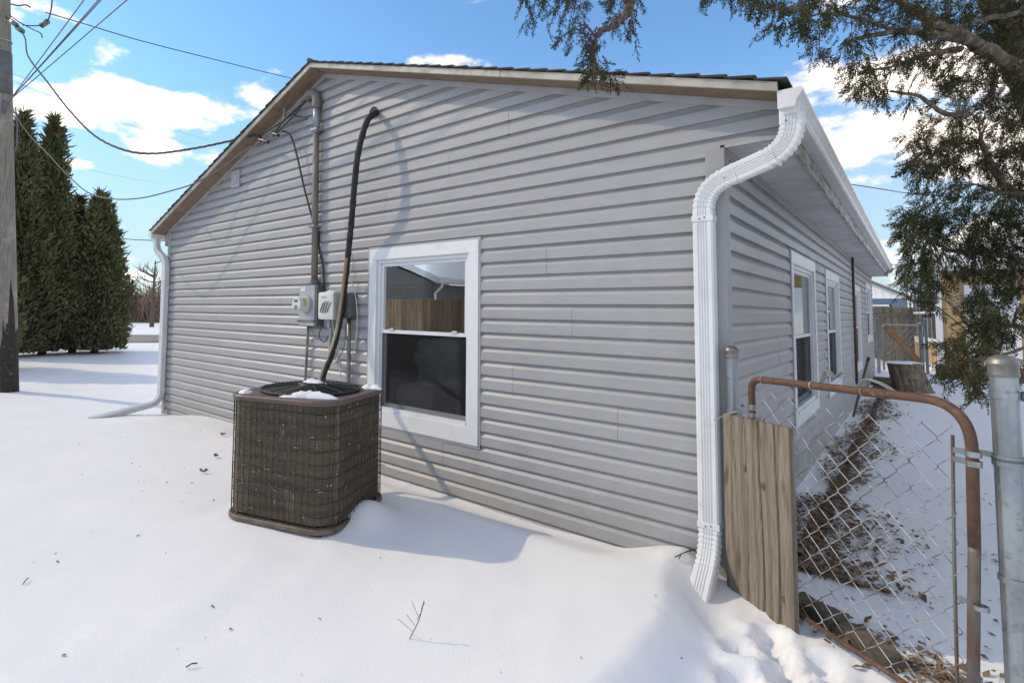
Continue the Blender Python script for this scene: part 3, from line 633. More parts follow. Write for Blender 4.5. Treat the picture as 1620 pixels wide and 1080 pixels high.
# --- windows
def window(O, u, n, w, z0, z1, glass, trim=.12, bot=.15, split=.52, locks=True, scr=True, lowglass='glasslow'):
    O = Vector(O); u = Vector(u); n = Vector(n)
    def bx(mb, a0, a1, d0, d1, c0, c1):
        q = []
        for z in (c0, c1):
            q += [O + u * a0 + n * d0 + Vector((0, 0, z)), O + u * a1 + n * d0 + Vector((0, 0, z)), O + u * a1 + n * d1 + Vector((0, 0, z)), O + u * a0 + n * d1 + Vector((0, 0, z))]
        mb.hexa(q); return mb
    mb = MB()   # casing boards
    bx(mb, .018, w - .018, -.02, .030, z1 - trim, z1 - .012); bx(mb, .018, trim, -.02, .0295, z0 + bot, z1 - trim); bx(mb, w - trim, w - .018, -.02, .0295, z0 + bot, z1 - trim)
    bx(mb, .018, w - .018, -.02, .030, z0 + .012, z0 + bot)
    win = mb.build('window', 'winwhite', house, bevel=.003)
    mb = MB(); t = .018
    bx(mb, 0, w, -.01, .024, z1 - .012, z1 + .008); bx(mb, 0, t - .001, -.01, .0235, z0, z1 - .012); bx(mb, w - t + .001, w, -.01, .0235, z0, z1 - .012); bx(mb, 0, w, -.01, .022, z0 - .010, z0 + .010)
    mb.build('channel_trim', 'trimgrey', win)
    a0, a1, c0, c1 = trim, w - trim, z0 + bot, z1 - trim
    f = .035; mb = MB()
    bx(mb, a0, a0 + f, -.09, .006, c0, c1); bx(mb, a1 - f, a1, -.09, .006, c0, c1); bx(mb, a0 + f, a1 - f, -.09, .005, c1 - f, c1); bx(mb, a0 + f, a1 - f, -.09, .012, c0, c0 + f)
    mb.build('frame', 'winwhite', win, bevel=.002)
    mid = c0 + (c1 - c0) * split; s = .032
    def sash(b0, b1, d, name):
        mb = MB(); p0, p1 = a0 + f, a1 - f
        bx(mb, p0, p0 + s, d - .03, d, b0, b1); bx(mb, p1 - s, p1, d - .03, d, b0, b1); bx(mb, p0 + s, p1 - s, d - .03, d - .0005, b1 - s, b1); bx(mb, p0 + s, p1 - s, d - .03, d + .002, b0, b0 + s)
        o = mb.build(name, 'winwhite', win, bevel=.002)
        return o, (p0 + s, p1 - s, b0 + s, b1 - s)
    o, (p0, p1, q0, q1) = sash(mid - .016, c1 - f, -.012, 'sash')
    def pane(d, mt, name, r):
        mb = MB(); e = .004
        mb.add([O + u * (r[0] - e) + n * d + Vector((0, 0, r[2] - e)), O + u * (r[1] + e) + n * d + Vector((0, 0, r[2] - e)), O + u * (r[1] + e) + n * d + Vector((0, 0, r[3] + e)), O + u * (r[0] - e) + n * d + Vector((0, 0, r[3] + e))], [(0, 1, 2, 3)])
        return mb.build(name, mt, win)
    pane(-.028, glass, 'pane', (p0, p1, q0, q1))
    o, r2 = sash(c0 + f, mid + .014, -.048, 'sash'); pane(-.064, lowglass, 'pane', r2)
    if scr:
        mb = MB(); p0, p1 = a0 + f, a1 - f
        bx(mb, p0, p0 + .014, -.03, -.014, c0 + f, mid - .017); bx(mb, p1 - .014, p1, -.03, -.014, c0 + f, mid - .017)
        mb.build('screen_frame', 'winwhite', win)
        pane(-.022, 'screen', 'insect_screen', (p0 + .014, p1 - .014, c0 + f, mid - .017))
    if locks:
        for fr in (.16, .84):
            mb = MB(); cxx = a0 + (a1 - a0) * fr
            bx(mb, cxx - .03, cxx + .03, -.014, .004, mid + .016, mid + .022); bx(mb, cxx - .012, cxx + .038, -.010, .0, mid + .022, mid + .032); mb.build('sash_lock', 'plate', win, bevel=.002)
    return win
gw = window((GW[0], 0, 0), (1, 0, 0), (0, -1, 0), GW[1] - GW[0], GW[2], GW[3], 'glass')
gw['label'] = 'white double hung window in the gable wall'
for i, (a, b, z0, z1) in enumerate(SWIN):
    window((0, a, 0), (0, 1, 0), (1, 0, 0), b - a, z0, z1, 'glasssh', split=.5, locks=False, bot=.13)
# dark room behind the glass
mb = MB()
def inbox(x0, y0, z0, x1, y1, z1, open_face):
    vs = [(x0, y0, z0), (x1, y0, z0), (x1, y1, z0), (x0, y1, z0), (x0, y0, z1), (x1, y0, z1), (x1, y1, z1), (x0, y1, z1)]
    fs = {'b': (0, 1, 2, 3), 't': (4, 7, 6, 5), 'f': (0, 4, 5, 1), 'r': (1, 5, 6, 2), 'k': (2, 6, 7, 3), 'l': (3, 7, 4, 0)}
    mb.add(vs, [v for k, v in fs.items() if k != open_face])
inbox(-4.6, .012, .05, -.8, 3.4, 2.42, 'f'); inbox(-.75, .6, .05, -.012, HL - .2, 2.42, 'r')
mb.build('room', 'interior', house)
# draped armchair and box seen through the screen
ch = empty('armchair', (-2.62, .55, .05), 'grey draped armchair inside the gable window behind the dark screen', 'armchair')
def lump(a, b, amp, seed, nseg=10):
    bm = bmesh.new(); bmesh.ops.create_cube(bm, size=1); bmesh.ops.subdivide_edges(bm, edges=bm.edges, cuts=nseg, use_grid_fill=True)
    A, B = Vector(a), Vector(b); C = (A + B) / 2; S = B - A
    for v in bm.verts:
        p = v.co.copy(); l = max(abs(p.x), abs(p.y), abs(p.z)); rr = p.length
        p = p * (1 - .16 * (rr / .5 - 1)) if rr > .5 else p
        q = Vector((C.x + p.x * S.x, C.y + p.y * S.y, C.z + p.z * S.z))
        nn = float(fbm(np.array([q.x * 9 + q.z * 5]), np.array([q.y * 9 + q.z * 7]), 3, seed)[0]); v.co = q + p.normalized() * nn * amp
    bmesh.ops.recalc_face_normals(bm, faces=bm.faces)
    me = bpy.data.meshes.new('lump'); bm.to_mesh(me); bm.free(); return me
link('seat', lump((-2.95, .16, .05), (-2.45, .72, .72), .05, 3), 'drape', ch, True)
link('backrest', lump((-3.0, .50, .35), (-2.4, .80, 1.16), .06, 5), 'drape', ch, True)
# foundation strip along the side wall
mb = MB(); mb.box((-.02, .09, -.4), (.006, HL - .02, 1.5 - 12 * CH - .004)); mb.build('foundation', 'concrete', house)
# gable vent
mb = MB(); v0, v1 = onY(368, 287, -.02), onY(382, 280, -.02)
mb.box((-5.89, -.045, 3.055), (-5.69, -.012, 3.285)); vent = mb.build('gable_vent', 'trimgrey', house, bevel=.006)
mb = MB(); mb.box((-5.85, -.052, 3.10), (-5.73, -.0455, 3.24)); mb.build('vent_cover', 'siding', vent, bevel=.003)

# ------------------------------------------------------------------ air conditioner
ac = empty('air_conditioner', (AC_C[0], AC_C[1], 0), 'weathered brown central air conditioner unit beside the house', 'air conditioner')
def rsq(a, r, n=12, th=AC_TH, c=AC_C):
    out = []; r = r * 1.15
    for (sx, sy, a0) in ((1, -1, -90), (1, 1, 0), (-1, 1, 90), (-1, -1, 180)):
        for i in range(n + 1):
            t = math.radians(a0 + 90 * i / n); x = sx * (a / 2 - r) + r * math.cos(t); y = sy * (a / 2 - r) + r * math.sin(t)
            out.append((c[0] + x * math.cos(th) - y * math.sin(th), c[1] + x * math.sin(th) + y * math.cos(th)))
    return out
ZB, ZT = .045, .835
# coil with real fin rows
mb = MB(); rows = 44; rings = []
for i in range(rows + 1):
    z = ZB + .03 + (ZT - ZB - .03) * i / rows
    for (dz, da) in ((0, 0), (.006, .008), (.012, .008)):
        if i == rows and dz > 0: break
        rings.append((z + dz, AC_A - .045 + da))
vs = []; n = len(rsq(1, .1))
for (z, a) in rings: vs += [(x, y, z) for x, y in rsq(a, .12)]
mb.add(vs, [(j * n + i, j * n + (i + 1) % n, (j + 1) * n + (i + 1) % n, (j + 1) * n + i) for j in range(len(rings) - 1) for i in range(n)])
mb.build('coil', 'coil', ac, smooth=True)
# lint and bent fins caught on the coil
mb = MB(); ring = rsq(AC_A - .033, .12, 20); per = [Vector((*p, 0)) for p in ring]; wts = [(per[(i + 1) % len(per)] - per[i]).length for i in range(len(per))]
for i in range(230):
    j = random.choices(range(len(ring)), weights=wts)[0]; p = per[j]; q = per[(j + 1) % len(ring)]; t = (q - p).normalized(); nn = Vector((t.y, -t.x, 0)); p = p.lerp(q, random.random())
    z = ZB + .06 + (ZT - ZB - .09) * (random.random() ** 1.0); l = random.uniform(.006, .045); wd = random.uniform(.0025, .008)
    if random.random() < .5: l, wd = wd, l
    z0 = z; o = nn * .004
    mb.add([p - t * wd / 2 + o + Vector((0, 0, z0)), p + t * wd / 2 + o + Vector((0, 0, z0)), p + t * wd * .4 + o * 1.6 + Vector((0, 0, z0 + l)), p - t * wd * .5 + o * 1.6 + Vector((0, 0, z0 + l))], [(0, 1, 2, 3)])
tag(mb.build('lint', 'coilfluff', ac), kind='stuff')
# wire guard
mb = MB(); ring = rsq(AC_A - .004, .132, 14); R = [Vector((*p, 0)) for p in ring]; R.append(R[0]); cum = [0]
for a, b in zip(R, R[1:]): cum.append(cum[-1] + (b - a).length)
tot = cum[-1]; nv = int(tot / .046)
for i in range(nv):
    s = tot * i / nv; j = max(k for k in range(len(cum)) if cum[k] <= s); j = min(j, len(R) - 2)
    p = R[j].lerp(R[j + 1], (s - cum[j]) / max(1e-6, cum[j + 1] - cum[j])); 
    mb.tube([p + Vector((random.uniform(-.002, .002), random.uniform(-.002, .002), z)) for z in (ZB + .012, .3, .55, ZT - .0)],  .0030, 4)
for z in np.linspace(ZB + .09, ZT - .06, 9):
    mb.tube([Vector((x, y, z + .004 * math.sin(i * .7 + z * 20))) for i, (x, y) in enumerate(rsq(AC_A - .008, .132, 8))], .0026, 4, closed=True)
tag(mb.build('wire_guard', 'guardwire', ac), kind='stuff')
# corner posts (pale strips on the coil)
for (sx, sy) in ((1, -1), (-1, -1), (1, 1)):
    i = {(1, -1): 0, (1, 1): 1, (-1, 1): 2, (-1, -1): 3}[(sx, sy)]
    arc = rsq(AC_A - .03, .125, 12)[i * 13 + 9:i * 13 + 12] if sx > 0 else rsq(AC_A - .03, .125, 12)[i * 13 + 2:i * 13 + 5]
    mb = MB(); vs = []
    for (x, y) in arc: vs += [(x, y, ZB + .03), (x, y, ZT)]
    mb.add(vs, [(2 * k, 2 * k + 2, 2 * k + 3, 2 * k + 1) for k in range(len(arc) - 1)]); mb.build('corner_strip', 'acstrip', ac, smooth=True)
# lid
def lidring(a, r): return rsq(a, r, 10)
mb = MB(); n = len(lidring(1, .1)); P = [(AC_A + .014, ZT - .012), (AC_A + .020, ZT - .008), (AC_A + .020, ZT + .013), (AC_A + .010, ZT + .020), (AC_A - .05, ZT + .024), (AC_A - .10, ZT + .022)]
vs = []
for (a, z) in P: vs += [(x, y, z) for x, y in lidring(a, .14 if a > .8 else .12)]
mb.add(vs, [(j * n + i, j * n + (i + 1) % n, (j + 1) * n + (i + 1) % n, (j + 1) * n + i) for j in range(len(P) - 1) for i in range(n)] + [tuple((len(P) - 1) * n + i for i in range(n))])
mb.build('lid', 'acbrown', ac, bevel=0)
mb = MB(); mb.lathe((AC_C[0], AC_C[1], ZT + .0225), [(.345, 0), (.34, .012), (.30, .016), (.02, .012), (.0, .012)], 40); mb.build('fan_well', 'black', ac, smooth=True)
mb = MB()
for i, r in enumerate(np.linspace(.10, .345, 17)):
    z = ZT + .034 + .030 * (1 - (r / .36) ** 2)
    mb.tube([(AC_C[0] + r * math.cos(t), AC_C[1] + r * math.sin(t), z) for t in np.linspace(0, 2 * math.pi, 48, endpoint=False)], .0028, 5, closed=True)
for t in np.linspace(0, 2 * math.pi, 12, endpoint=False):
    mb.tube([(AC_C[0] + r * math.cos(t), AC_C[1] + r * math.sin(t), ZT + .038 + .030 * (1 - (r / .36) ** 2)) for r in (.05, .2, .35)], .0035, 5)
gr = mb.build('fan_grille', 'black', ac)
mb = MB(); mb.tube([(AC_C[0] + .352 * math.cos(t), AC_C[1] + .352 * math.sin(t), ZT + .036 + .003 * math.sin(t * 60)) for t in np.linspace(0, 2 * math.pi, 240, endpoint=False)], .009, 6, closed=True, scales=None); mb.build('rope_edge', 'black', gr)
mb = MB(); mb.lathe((AC_C[0], AC_C[1], ZT + .06), [(.10, 0), (.095, .012), (.0, .016)], 24); mb.build('motor_cover', 'black', ac, smooth=True)
# base pan, pad
mb = MB(); n = len(lidring(1, .1)); P = [(AC_A + .02, ZB - .012), (AC_A + .024, ZB - .006), (AC_A + .022, ZB + .012), (AC_A + .010, ZB + .018), (AC_A - .04, ZB + .020)]
vs = []
for (a, z) in P: vs += [(x, y, z) for x, y in lidring(a, .14)]
mb.add(vs, [(j * n + i, j * n + (i + 1) % n, (j + 1) * n + (i + 1) % n, (j + 1) * n + i) for j in range(len(P) - 1) for i in range(n)]); mb.build('base_pan', 'acbase', ac)
for (ox, oy, ll) in ((-.24, -.36, .60), (-.24, .30, .60)):
    c, s = math.cos(AC_TH), math.sin(AC_TH); p = (AC_C[0] + ox * c - oy * s, AC_C[1] + ox * s + oy * c)
    mb = MB(); mb.box((p[0] - .02, p[1] - .05, -.09), (p[0] + ll, p[1] + .05, .020), rz=AC_TH, piv=p); mb.build('timber_skid', 'oldwood', ac, bevel=.004)
for (ox, oy) in ((.34, -.30), (.34, .33), (-.34, -.33)):
    c, s = math.cos(AC_TH), math.sin(AC_TH); p = (AC_C[0] + ox * c - oy * s, AC_C[1] + ox * s + oy * c)
    mb = MB(); mb.lathe((p[0], p[1], -.04), [(.0, 0), (.06, 0), (.06, .05), (.05, .072), (0, .072)], 18); mb.build('foot', 'black', ac)
# snow resting on the lid
def mound(name, cx, cy, zb, rx, ry, h, rz, label, group, seed):
    vs = []; fs = []; nr, na = 7, 22
    for i in range(nr + 1):
        q = i / nr; 
        for j in range(na):
            t = 2 * math.pi * j / na; w_ = 1 + .24 * math.sin(2 * t + seed) + .16 * math.sin(3 * t + seed * 3) + .12 * math.sin(5 * t + seed * 2) + .08 * math.sin(9 * t + seed)
            r = q * w_; x, y = r * rx * math.cos(t), r * ry * math.sin(t)
            z = h * (1 - q ** 2.2) * (.8 + .28 * math.sin(3 * t + seed) * q + .22 * math.sin(x * 90 + seed) * math.sin(y * 80 + seed))
            vs.append((cx + x * math.cos(rz) - y * math.sin(rz), cy + x * math.sin(rz) + y * math.cos(rz), zb + z - .004))
    for i in range(nr):
        for j in range(na):
            k = (j + 1) % na; fs.append((i * na + j, i * na + k, (i + 1) * na + k, (i + 1) * na + j))
    mb = MB(); mb.add(vs, fs); return tag(mb.build(name, 'snow', smooth=True), label, 'snow clump', group)
c, s = math.cos(AC_TH), math.sin(AC_TH)
def acp(x, y): return (AC_C[0] + x * c - y * s, AC_C[1] + x * s + y * c)
p = acp(.18, -.30); mound('snow_clump', p[0], p[1], ZT + .024, .16, .055, .050, AC_TH + .15, 'long snow clump along the front edge of the air conditioner lid', 'snow on the air conditioner', 1)
p = acp(.0, .02); mound('snow_clump', p[0], p[1], ZT + .064, .085, .075, .045, .3, 'round snow clump in the middle of the air conditioner fan', 'snow on the air conditioner', 2)
p = acp(.33, .30); mound('snow_clump', p[0], p[1], ZT + .022, .075, .09, .040, .8, 'snow clump on the lid corner of the air conditioner nearest the window', 'snow on the air conditioner', 3)
p = acp(-.33, -.33); mound('snow_clump', p[0], p[1], ZT + .022, .07, .045, .028, .2, 'small snow clump on the lid corner of the air conditioner away from the house', 'snow on the air conditioner', 4)

# ------------------------------------------------------------------ services on the gable wall
mx = -3.99
mast = empty('service_mast', (mx, -.06, 1.7), 'tall brown electrical conduit mast with curved weatherhead on the gable wall', 'conduit')
mb = MB(); mb.tube([(mx + .03, -.07, 1.69), (mx + .01, -.07, 2.6), (mx, -.07, 3.42)], .036, 14); mb.build('conduit', 'mast', mast, smooth=True)
mb = MB(); mb.tube([(mx, -.07, 3.40), (mx - .004, -.07, 3.72)], .041, 14); mb.build('upper_sleeve', 'mastgalv', mast, smooth=True)
mb = MB(); mb.tube(crom([(mx - .004, -.07, 3.68), (mx - .01, -.07, 3.79), (mx - .06, -.075, 3.86), (mx - .13, -.08, 3.865), (mx - .18, -.085, 3.82)], 5), .054, 12); mb.build('weatherhead', 'mast', mast, smooth=True)
for z in (3.43, 2.35):
    mb = MB(); mb.box((mx - .052, -.116, z - .012), (mx + .058, -.016, z + .012)); mb.build('strap', 'mastgalv', mast, bevel=.004)
mb = MB(); mb.tube([(mx + .03, -.07, 1.69), (mx + .03, -.07, 1.765)], .046, 14); mb.build('hub', 'boxdark', mast)
# meter socket
mt_ = empty('electric_meter', (-4.02, 0, 1.27), 'pale grey electric meter box with round glass meter on the wall', 'electric meter')
mb = MB(); mb.box((-4.155, -.125, 1.265), (-3.88, -.016, 1.70)); mb.build('socket_box', 'boxgrey', mt_, bevel=.008)
mb = MB(); mb.box((-3.876, -.118, 1.262), (-3.845, -.016, 1.705)); mb.build('side_panel', 'boxdark', mt_, bevel=.003)
mb = MB(); mb.box((-4.17, -.131, 1.30), (-3.87, -.126, 1.325)); mb.build('latch_bar', 'galvcap', mt_)
def cylY(mb, cx, cz, y0, y1, r0, r1, n=28):
    vs = [(cx + r0 * math.cos(2 * math.pi * i / n), y0, cz + r0 * math.sin(2 * math.pi * i / n)) for i in range(n)] + [(cx + r1 * math.cos(2 * math.pi * i / n), y1, cz + r1 * math.sin(2 * math.pi * i / n)) for i in range(n)]
    return mb.add(vs, [(i, (i + 1) % n, n + (i + 1) % n, n + i) for i in range(n)] + [tuple(range(n)), tuple(range(2 * n - 1, n - 1, -1))])
mb = MB(); cylY(mb, -4.015, 1.495, -.127, -.150, .098, .098); mb.build('meter_ring', 'boxgrey', mt_, bevel=.003)
mb = MB(); cylY(mb, -4.015, 1.495, -.1505, -.265, .084, .074); mb.build('meter_body', 'plate', mt_, bevel=.006)
mb = MB(); mb.box((-4.05, -.268, 1.515), (-3.985, -.2655, 1.545)); mb.build('display', 'boxdark', mt_)
mb = MB(); cylY(mb, -4.015, 1.455, -.2655, -.272, .030, .030, 16); mb.build('dial', 'galv', mt_)
mb = MB(); vs = []
for i in range(7):
    t = math.radians(-15 + 60 * i / 6); vs += [(-4.015 + .0815 * math.cos(t), -.185, 1.495 + .0815 * math.sin(t)), (-4.015 + .079 * math.cos(t), -.225, 1.495 + .079 * math.sin(t))]
mb.add(vs, [(2 * i, 2 * i + 1, 2 * i + 3, 2 * i + 2) for i in range(6)]); mb.build('sticker', 'metergreen', mt_)
mb = MB(); mb.box((-4.13, -.128, 1.635), (-4.04, -.1255, 1.685)); mb.build('sticker', 'boxwhite', mt_)
# telephone box
ph = empty('telephone_box', (-3.67, 0, 1.33), 'white rounded plastic telephone interface box with embossed diagonal stripes', 'utility box')
mb = MB(); mb.box((-3.785, -.155, 1.335), (-3.525, -.05, 1.625)); mb.build('cover', 'boxwhite', ph, bevel=.035)
mb = MB(); mb.box((-3.765, -.05, 1.355), (-3.545, -.016, 1.605)); mb.build('backplate', 'boxgrey', ph, bevel=.006)
for i in range(4):
    mb = MB(); x0 = -3.735 + i * .038
    mb.tube(crom([(x0, -.157, 1.40 + .01 * abs(1.5 - i)), (x0 + .02, -.158, 1.46), (x0 + .055, -.157, 1.535 - .012 * abs(1.5 - i))], 5), .0065, 6); mb.build('stripe', 'galvcap', ph, smooth=True)
mb = MB()
for (dx, w_) in ((0, .012), (.016, .010), (.030, .012), (.046, .009), (.059, .012), (.075, .008)): mb.box((-3.72 + dx, -.1565, 1.563), (-3.72 + dx + w_, -.1545, 1.572))
tag(mb.build('embossed_lettering', 'galvcap', ph), kind='stuff')
mb = MB(); mb.box((-3.70, -.09, 1.25), (-3.665, -.03, 1.325)); mb.build('ground_block', 'boxgrey', ph, bevel=.004)
tag(mound('snow_clump', -3.65, -.09, 1.622, .085, .045, .028, 0, 'thin snow clump on top of the telephone box', None, 5), 'thin snow clump on top of the telephone box', 'snow clump')
# disconnect box
dc = empty('disconnect_box', (-3.36, 0, 1.38), 'small dark grey electrical disconnect box next to the window', 'utility box')
mb = MB(); mb.box((-3.445, -.115, 1.375), (-3.315, -.016, 1.605)); mb.build('enclosure', 'boxdark', dc, bevel=.006)
mb = MB(); mb.box((-3.45, -.125, 1.36), (-3.31, -.02, 1.374)); mb.build('flange', 'galvcap', dc)
mb = MB(); mb.tube([(-3.385, -.06, 1.37), (-3.375, -.06, .78), (-3.37, -.065, .2)], .021, 12); mb.build('conduit', 'galvcap', dc, smooth=True)
# conduits and leads
mb = MB(); mb.tube([(-4.08, -.05, 1.27), (-4.085, -.05, 1.15), (-4.10, -.05, .9), (-4.12, -.055, .3), (-4.12, -.06, -.1)], .015, 10); tag(mb.build('ground_conduit', 'galvcap', smooth=True), 'thin grey conduit dropping from the electric meter to the ground', 'conduit')
mb = MB(); mb.tube(crom([(-3.68, -.05, 1.26), (-3.69, -.055, 1.10), (-3.67, -.06, .97), (-3.58, -.07, .90), (-3.50, -.09, .95)], 6), .020, 10); tag(mb.build('flexible_conduit', 'boxgrey', smooth=True), 'bent grey flexible conduit below the telephone box', 'conduit')
for pts, mt, r, lab in [([(-3.80, -.08, 1.262), (-3.83, -.09, 1.16), (-3.74, -.09, 1.10), (-3.68, -.06, 1.20)], 'cable', .006, 'black cable looping under the meter box'),
                        ([(-3.60, -.10, 1.34), (-3.58, -.09, 1.2), (-3.50, -.09, 1.02), (-3.47, -.08, .7), (-3.46, -.08, .2)], 'cablewhite', .005, 'white cable hanging below the telephone box'),
                        ([(-3.44, -.04, 2.05), (-3.42, -.05, 1.85), (-3.31, -.05, 1.60), (-3.27, -.05, 1.35), (-3.29, -.05, 1.1), (-3.34, -.04, 1.0)], 'cablewhite', .006, 'white cable curving down past the disconnect box'),
                        ([(-3.50, -.10, .95), (-3.43, -.1, 1.02), (-3.40, -.09, 1.15), (-3.42, -.08, 1.3)], 'cablegrey', .006, 'grey cable bundle looping beside the black hose'),
                        ([(-3.945, -.035, 2.30), (-3.935, -.035, 2.1), (-3.86, -.04, 1.92), (-3.82, -.04, 1.60), (-3.80, -.05, 1.5)], 'cable', .010, 'black cable running from the mast down to the telephone box')]:
    mb = MB(); mb.tube(crom(pts, 8), r, 6); tag(mb.build('cable', mt, smooth=True), lab, 'cable')
# refrigerant line hose
hp = [onY(596, 180, .02), onY(592, 180, -.08), onY(580, 194, -.18), onY(567, 240, -.25), onY(561, 290, -.25), onY(556, 350, -.20), onY(551, 400, -.16), onY(545, 455, -.14), onY(537, 512, -.17), onY(524, 562, -.34), onY(510, 600, -.58), Vector((-2.72, -.92, .45))]
hose = empty('insulated_hose', (hp[0].x, 0, hp[0].z), 'thick black insulated refrigerant hose arching down from the gable wall', 'hose')
path = crom(hp, 10); mb = MB(); mb.tube(path, .030, 12, scales=[1 + .10 * math.sin(i * 1.7) * math.sin(i * .45) for i in range(len(path))]); mb.build('insulation', 'foam', hose, smooth=True)
mb = MB(); tp = crom([onY(548, 408, -.20), onY(543, 450, -.18), onY(534, 515, -.21), onY(520, 565, -.38), onY(506, 600, -.62), Vector((-2.76, -.96, .45))], 8); mb.tube(tp, .016, 10); mb.build('bare_pipe', 'tancopper', hose, smooth=True)
for i in (38, 46, 54, 62, 72):
    if i < len(path) - 1:
        mb = MB(); mb.tube([path[i] - (path[i + 1] - path[i]).normalized() * .012, path[i] + (path[i + 1] - path[i]).normalized() * .012], .033, 10); mb.build('tape_band', 'black', hose)
mb = MB(); cylY(mb, hp[0].x, hp[0].z, -.03, -.012, .06, .05, 16); mb.build('wall_flange', 'foam', hose)
# leads from the mast head
att = onY(412, 212, -.16)
def px_wire(pts, r, mt, name, lab, grp=None, n=6, sides=5, twist=0.0):
    P = crom([at(*p) if not isinstance(p, Vector) else p for p in pts], n); mb = MB()
    if twist:
        for ph_ in (0, 2.1, 4.2):
            Q = []
            acc = 0
            for i, q in enumerate(P):
                acc += (P[i] - P[i - 1]).length if i else 0
                Q.append(q + Vector((math.cos(acc * 14 + ph_) * twist * .5, math.cos(acc * 14 + ph_) * twist * .3, math.sin(acc * 14 + ph_) * twist)))
            mb.tube(Q, r, sides)
    else: mb.tube(P, r, sides)
    o = mb.build(name, mt, smooth=True); return tag(o, lab, 'wire', grp)
wh = Vector((mx - .18, -.09, 3.81))
for k, (px, py, sg) in enumerate([(408, 214, -.02), (432, 216, .05), (436, 213, .0)]):
    e = onY(px, py, -.15); P = [wh, wh.lerp(e, .35) + Vector((0, -.03, -.05 + sg)), wh.lerp(e, .7) + Vector((0, -.03, -.04 + sg)), e]
    px_wire(P, .011, 'cable', 'lead_wire', ['black lead wire running along the rake from the weatherhead to the service bracket', 'black lead wire drooping from the weatherhead to the splice, below its twin', 'black lead wire drooping from the weatherhead to the splice, above its twin'][k])
br = empty('service_bracket', (onY(440, 200, -.08)), 'small dark metal wire bracket and splices on the gable wall left of the mast', 'bracket')
a_, b_ = onY(484, 188, -.03), onY(450, 178, -.14)
mb = MB(); mb.tube([a_, b_], .014, 8); mb.build('arm', 'galvcap', br)
mb = MB(); mb.tube([b_ + Vector((0, 0, .05)), b_ + Vector((0, 0, -.09))], .02, 8); mb.build('insulator', 'galvcap', br)
for px, py in ((408, 216), (414, 222), (436, 213), (420, 224)):
    e = onY(px, py, -.15); mb = MB(); mb.tube([e + Vector((-.06, 0, .02)), e + Vector((.06, 0, -.02))], .020, 8); mb.build('splice', 'black', br)
px_wire([onY(446, 208, -.13), onY(455, 210, -.12), onY(463, 222, -.10), onY(472, 255, -.08), onY(482, 300, -.06), onY(495, 348, -.04)], .012, 'cable', 'cable', 'black cable hanging diagonally from the splice to the conduit mast')['category'] = 'cable'

# ------------------------------------------------------------------ gate, posts, board
GA = Vector((.165, -.17)); GB = Vector((.986, -.854)); GD = (GB - GA); GLEN = GD.length; GD.normalize(); GN = Vector((GD.y, -GD.x))
if GN.y > 0: GN = -GN
def gp(s, z, d=0.0): return Vector((GA.x + GD.x * s + GN.x * d, GA.y + GD.y * s + GN.y * d, z))
def ongate(px, py, d=0.0):
    r = ray(px, py); n3 = np.array([GN.x, GN.y, 0]); o = np.array([GA.x + GN.x * d, GA.y + GN.y * d, 0]); t = ((o - CAM) @ n3) / (r @ n3); return Vector(CAM + r * t)
gate = empty('chain_link_gate', gp(GLEN / 2, 0), 'chain link gate with rusty brown pipe frame standing in the snow', 'gate')
zl = ongate(1215, 603).z; zr = zl + (ongate(1440, 628).z - zl) * 1.30
pts, fl = filleted([gp(0, -.02), gp(0, zl), gp(GLEN, zr), gp(GLEN - .012, .62)], [.07, .17], 12)
mb = MB(); mb.tube(pts, .0178, 14); mb.build('pipe_frame', 'rust', gate, smooth=True)
mb = MB(); mb.tube([gp(GLEN - .012, .62), gp(GLEN - .013, .60), gp(GLEN - .045, -.03)], .0174, 14); mb.build('lower_stile', 'rustgrey', gate, smooth=True)
mb = MB(); mb.tube([gp(.02, -.03), gp(GLEN, -.02)], .012, 10); mb.build('bottom_rail', 'rust', gate, smooth=True)
mb = MB(); mb.tube([gp(GLEN * .60, zl + (zr - zl) * .60), gp(GLEN * .72, zl + (zr - zl) * .72)], .0205, 14); mb.build('sleeve', 'rust', gate, smooth=True)
def chain(mb, P, s0, s1, z0, z1, p=.054, r=.0020, sag=.006):
    n = int((s1 - s0) / p); hh = p * .98; nz_ = int((z1 - z0) / hh)
    for j in range(n):
        Q = []
        for i in range(nz_ + 1):
            side = (i + j) % 2; e = .0022
            s = s0 + (j + (1.0 if side else 0.0)) * p; z = z0 + i * hh
            s += random.uniform(-sag, sag) * .4; z += random.uniform(-sag, sag) * .4 - .025 * math.sin(math.pi * (s - s0) / (s1 - s0))
            dd = .003 if side else -.003
            # rounded knuckle: two points close together
            Q += [P(s, z - .004, dd), P(s, z + .004, -dd)]
        mb.tube(Q, r, 4)
mb = MB(); chain(mb, gp, .03, GLEN - .030, -.02, 1.075); tag(mb.build('chain_link_mesh', 'wire', gate), kind='stuff')
mb = MB(); a, b = ongate(1507, 688), ongate(1512, 1075); mb.tube([a, (a + b) / 2 + Vector((0, 0, 0)), b + Vector((0, 0, -.25))], .0055, 8); mb.build('tension_bar', 'rustgrey', gate)
za_ = ongate(1195, 645).z
mb = MB(); mb.tube([gp(.04, .60), gp(.04, za_ + .02)], .005, 8); mb.build('tension_bar', 'galv', gate)
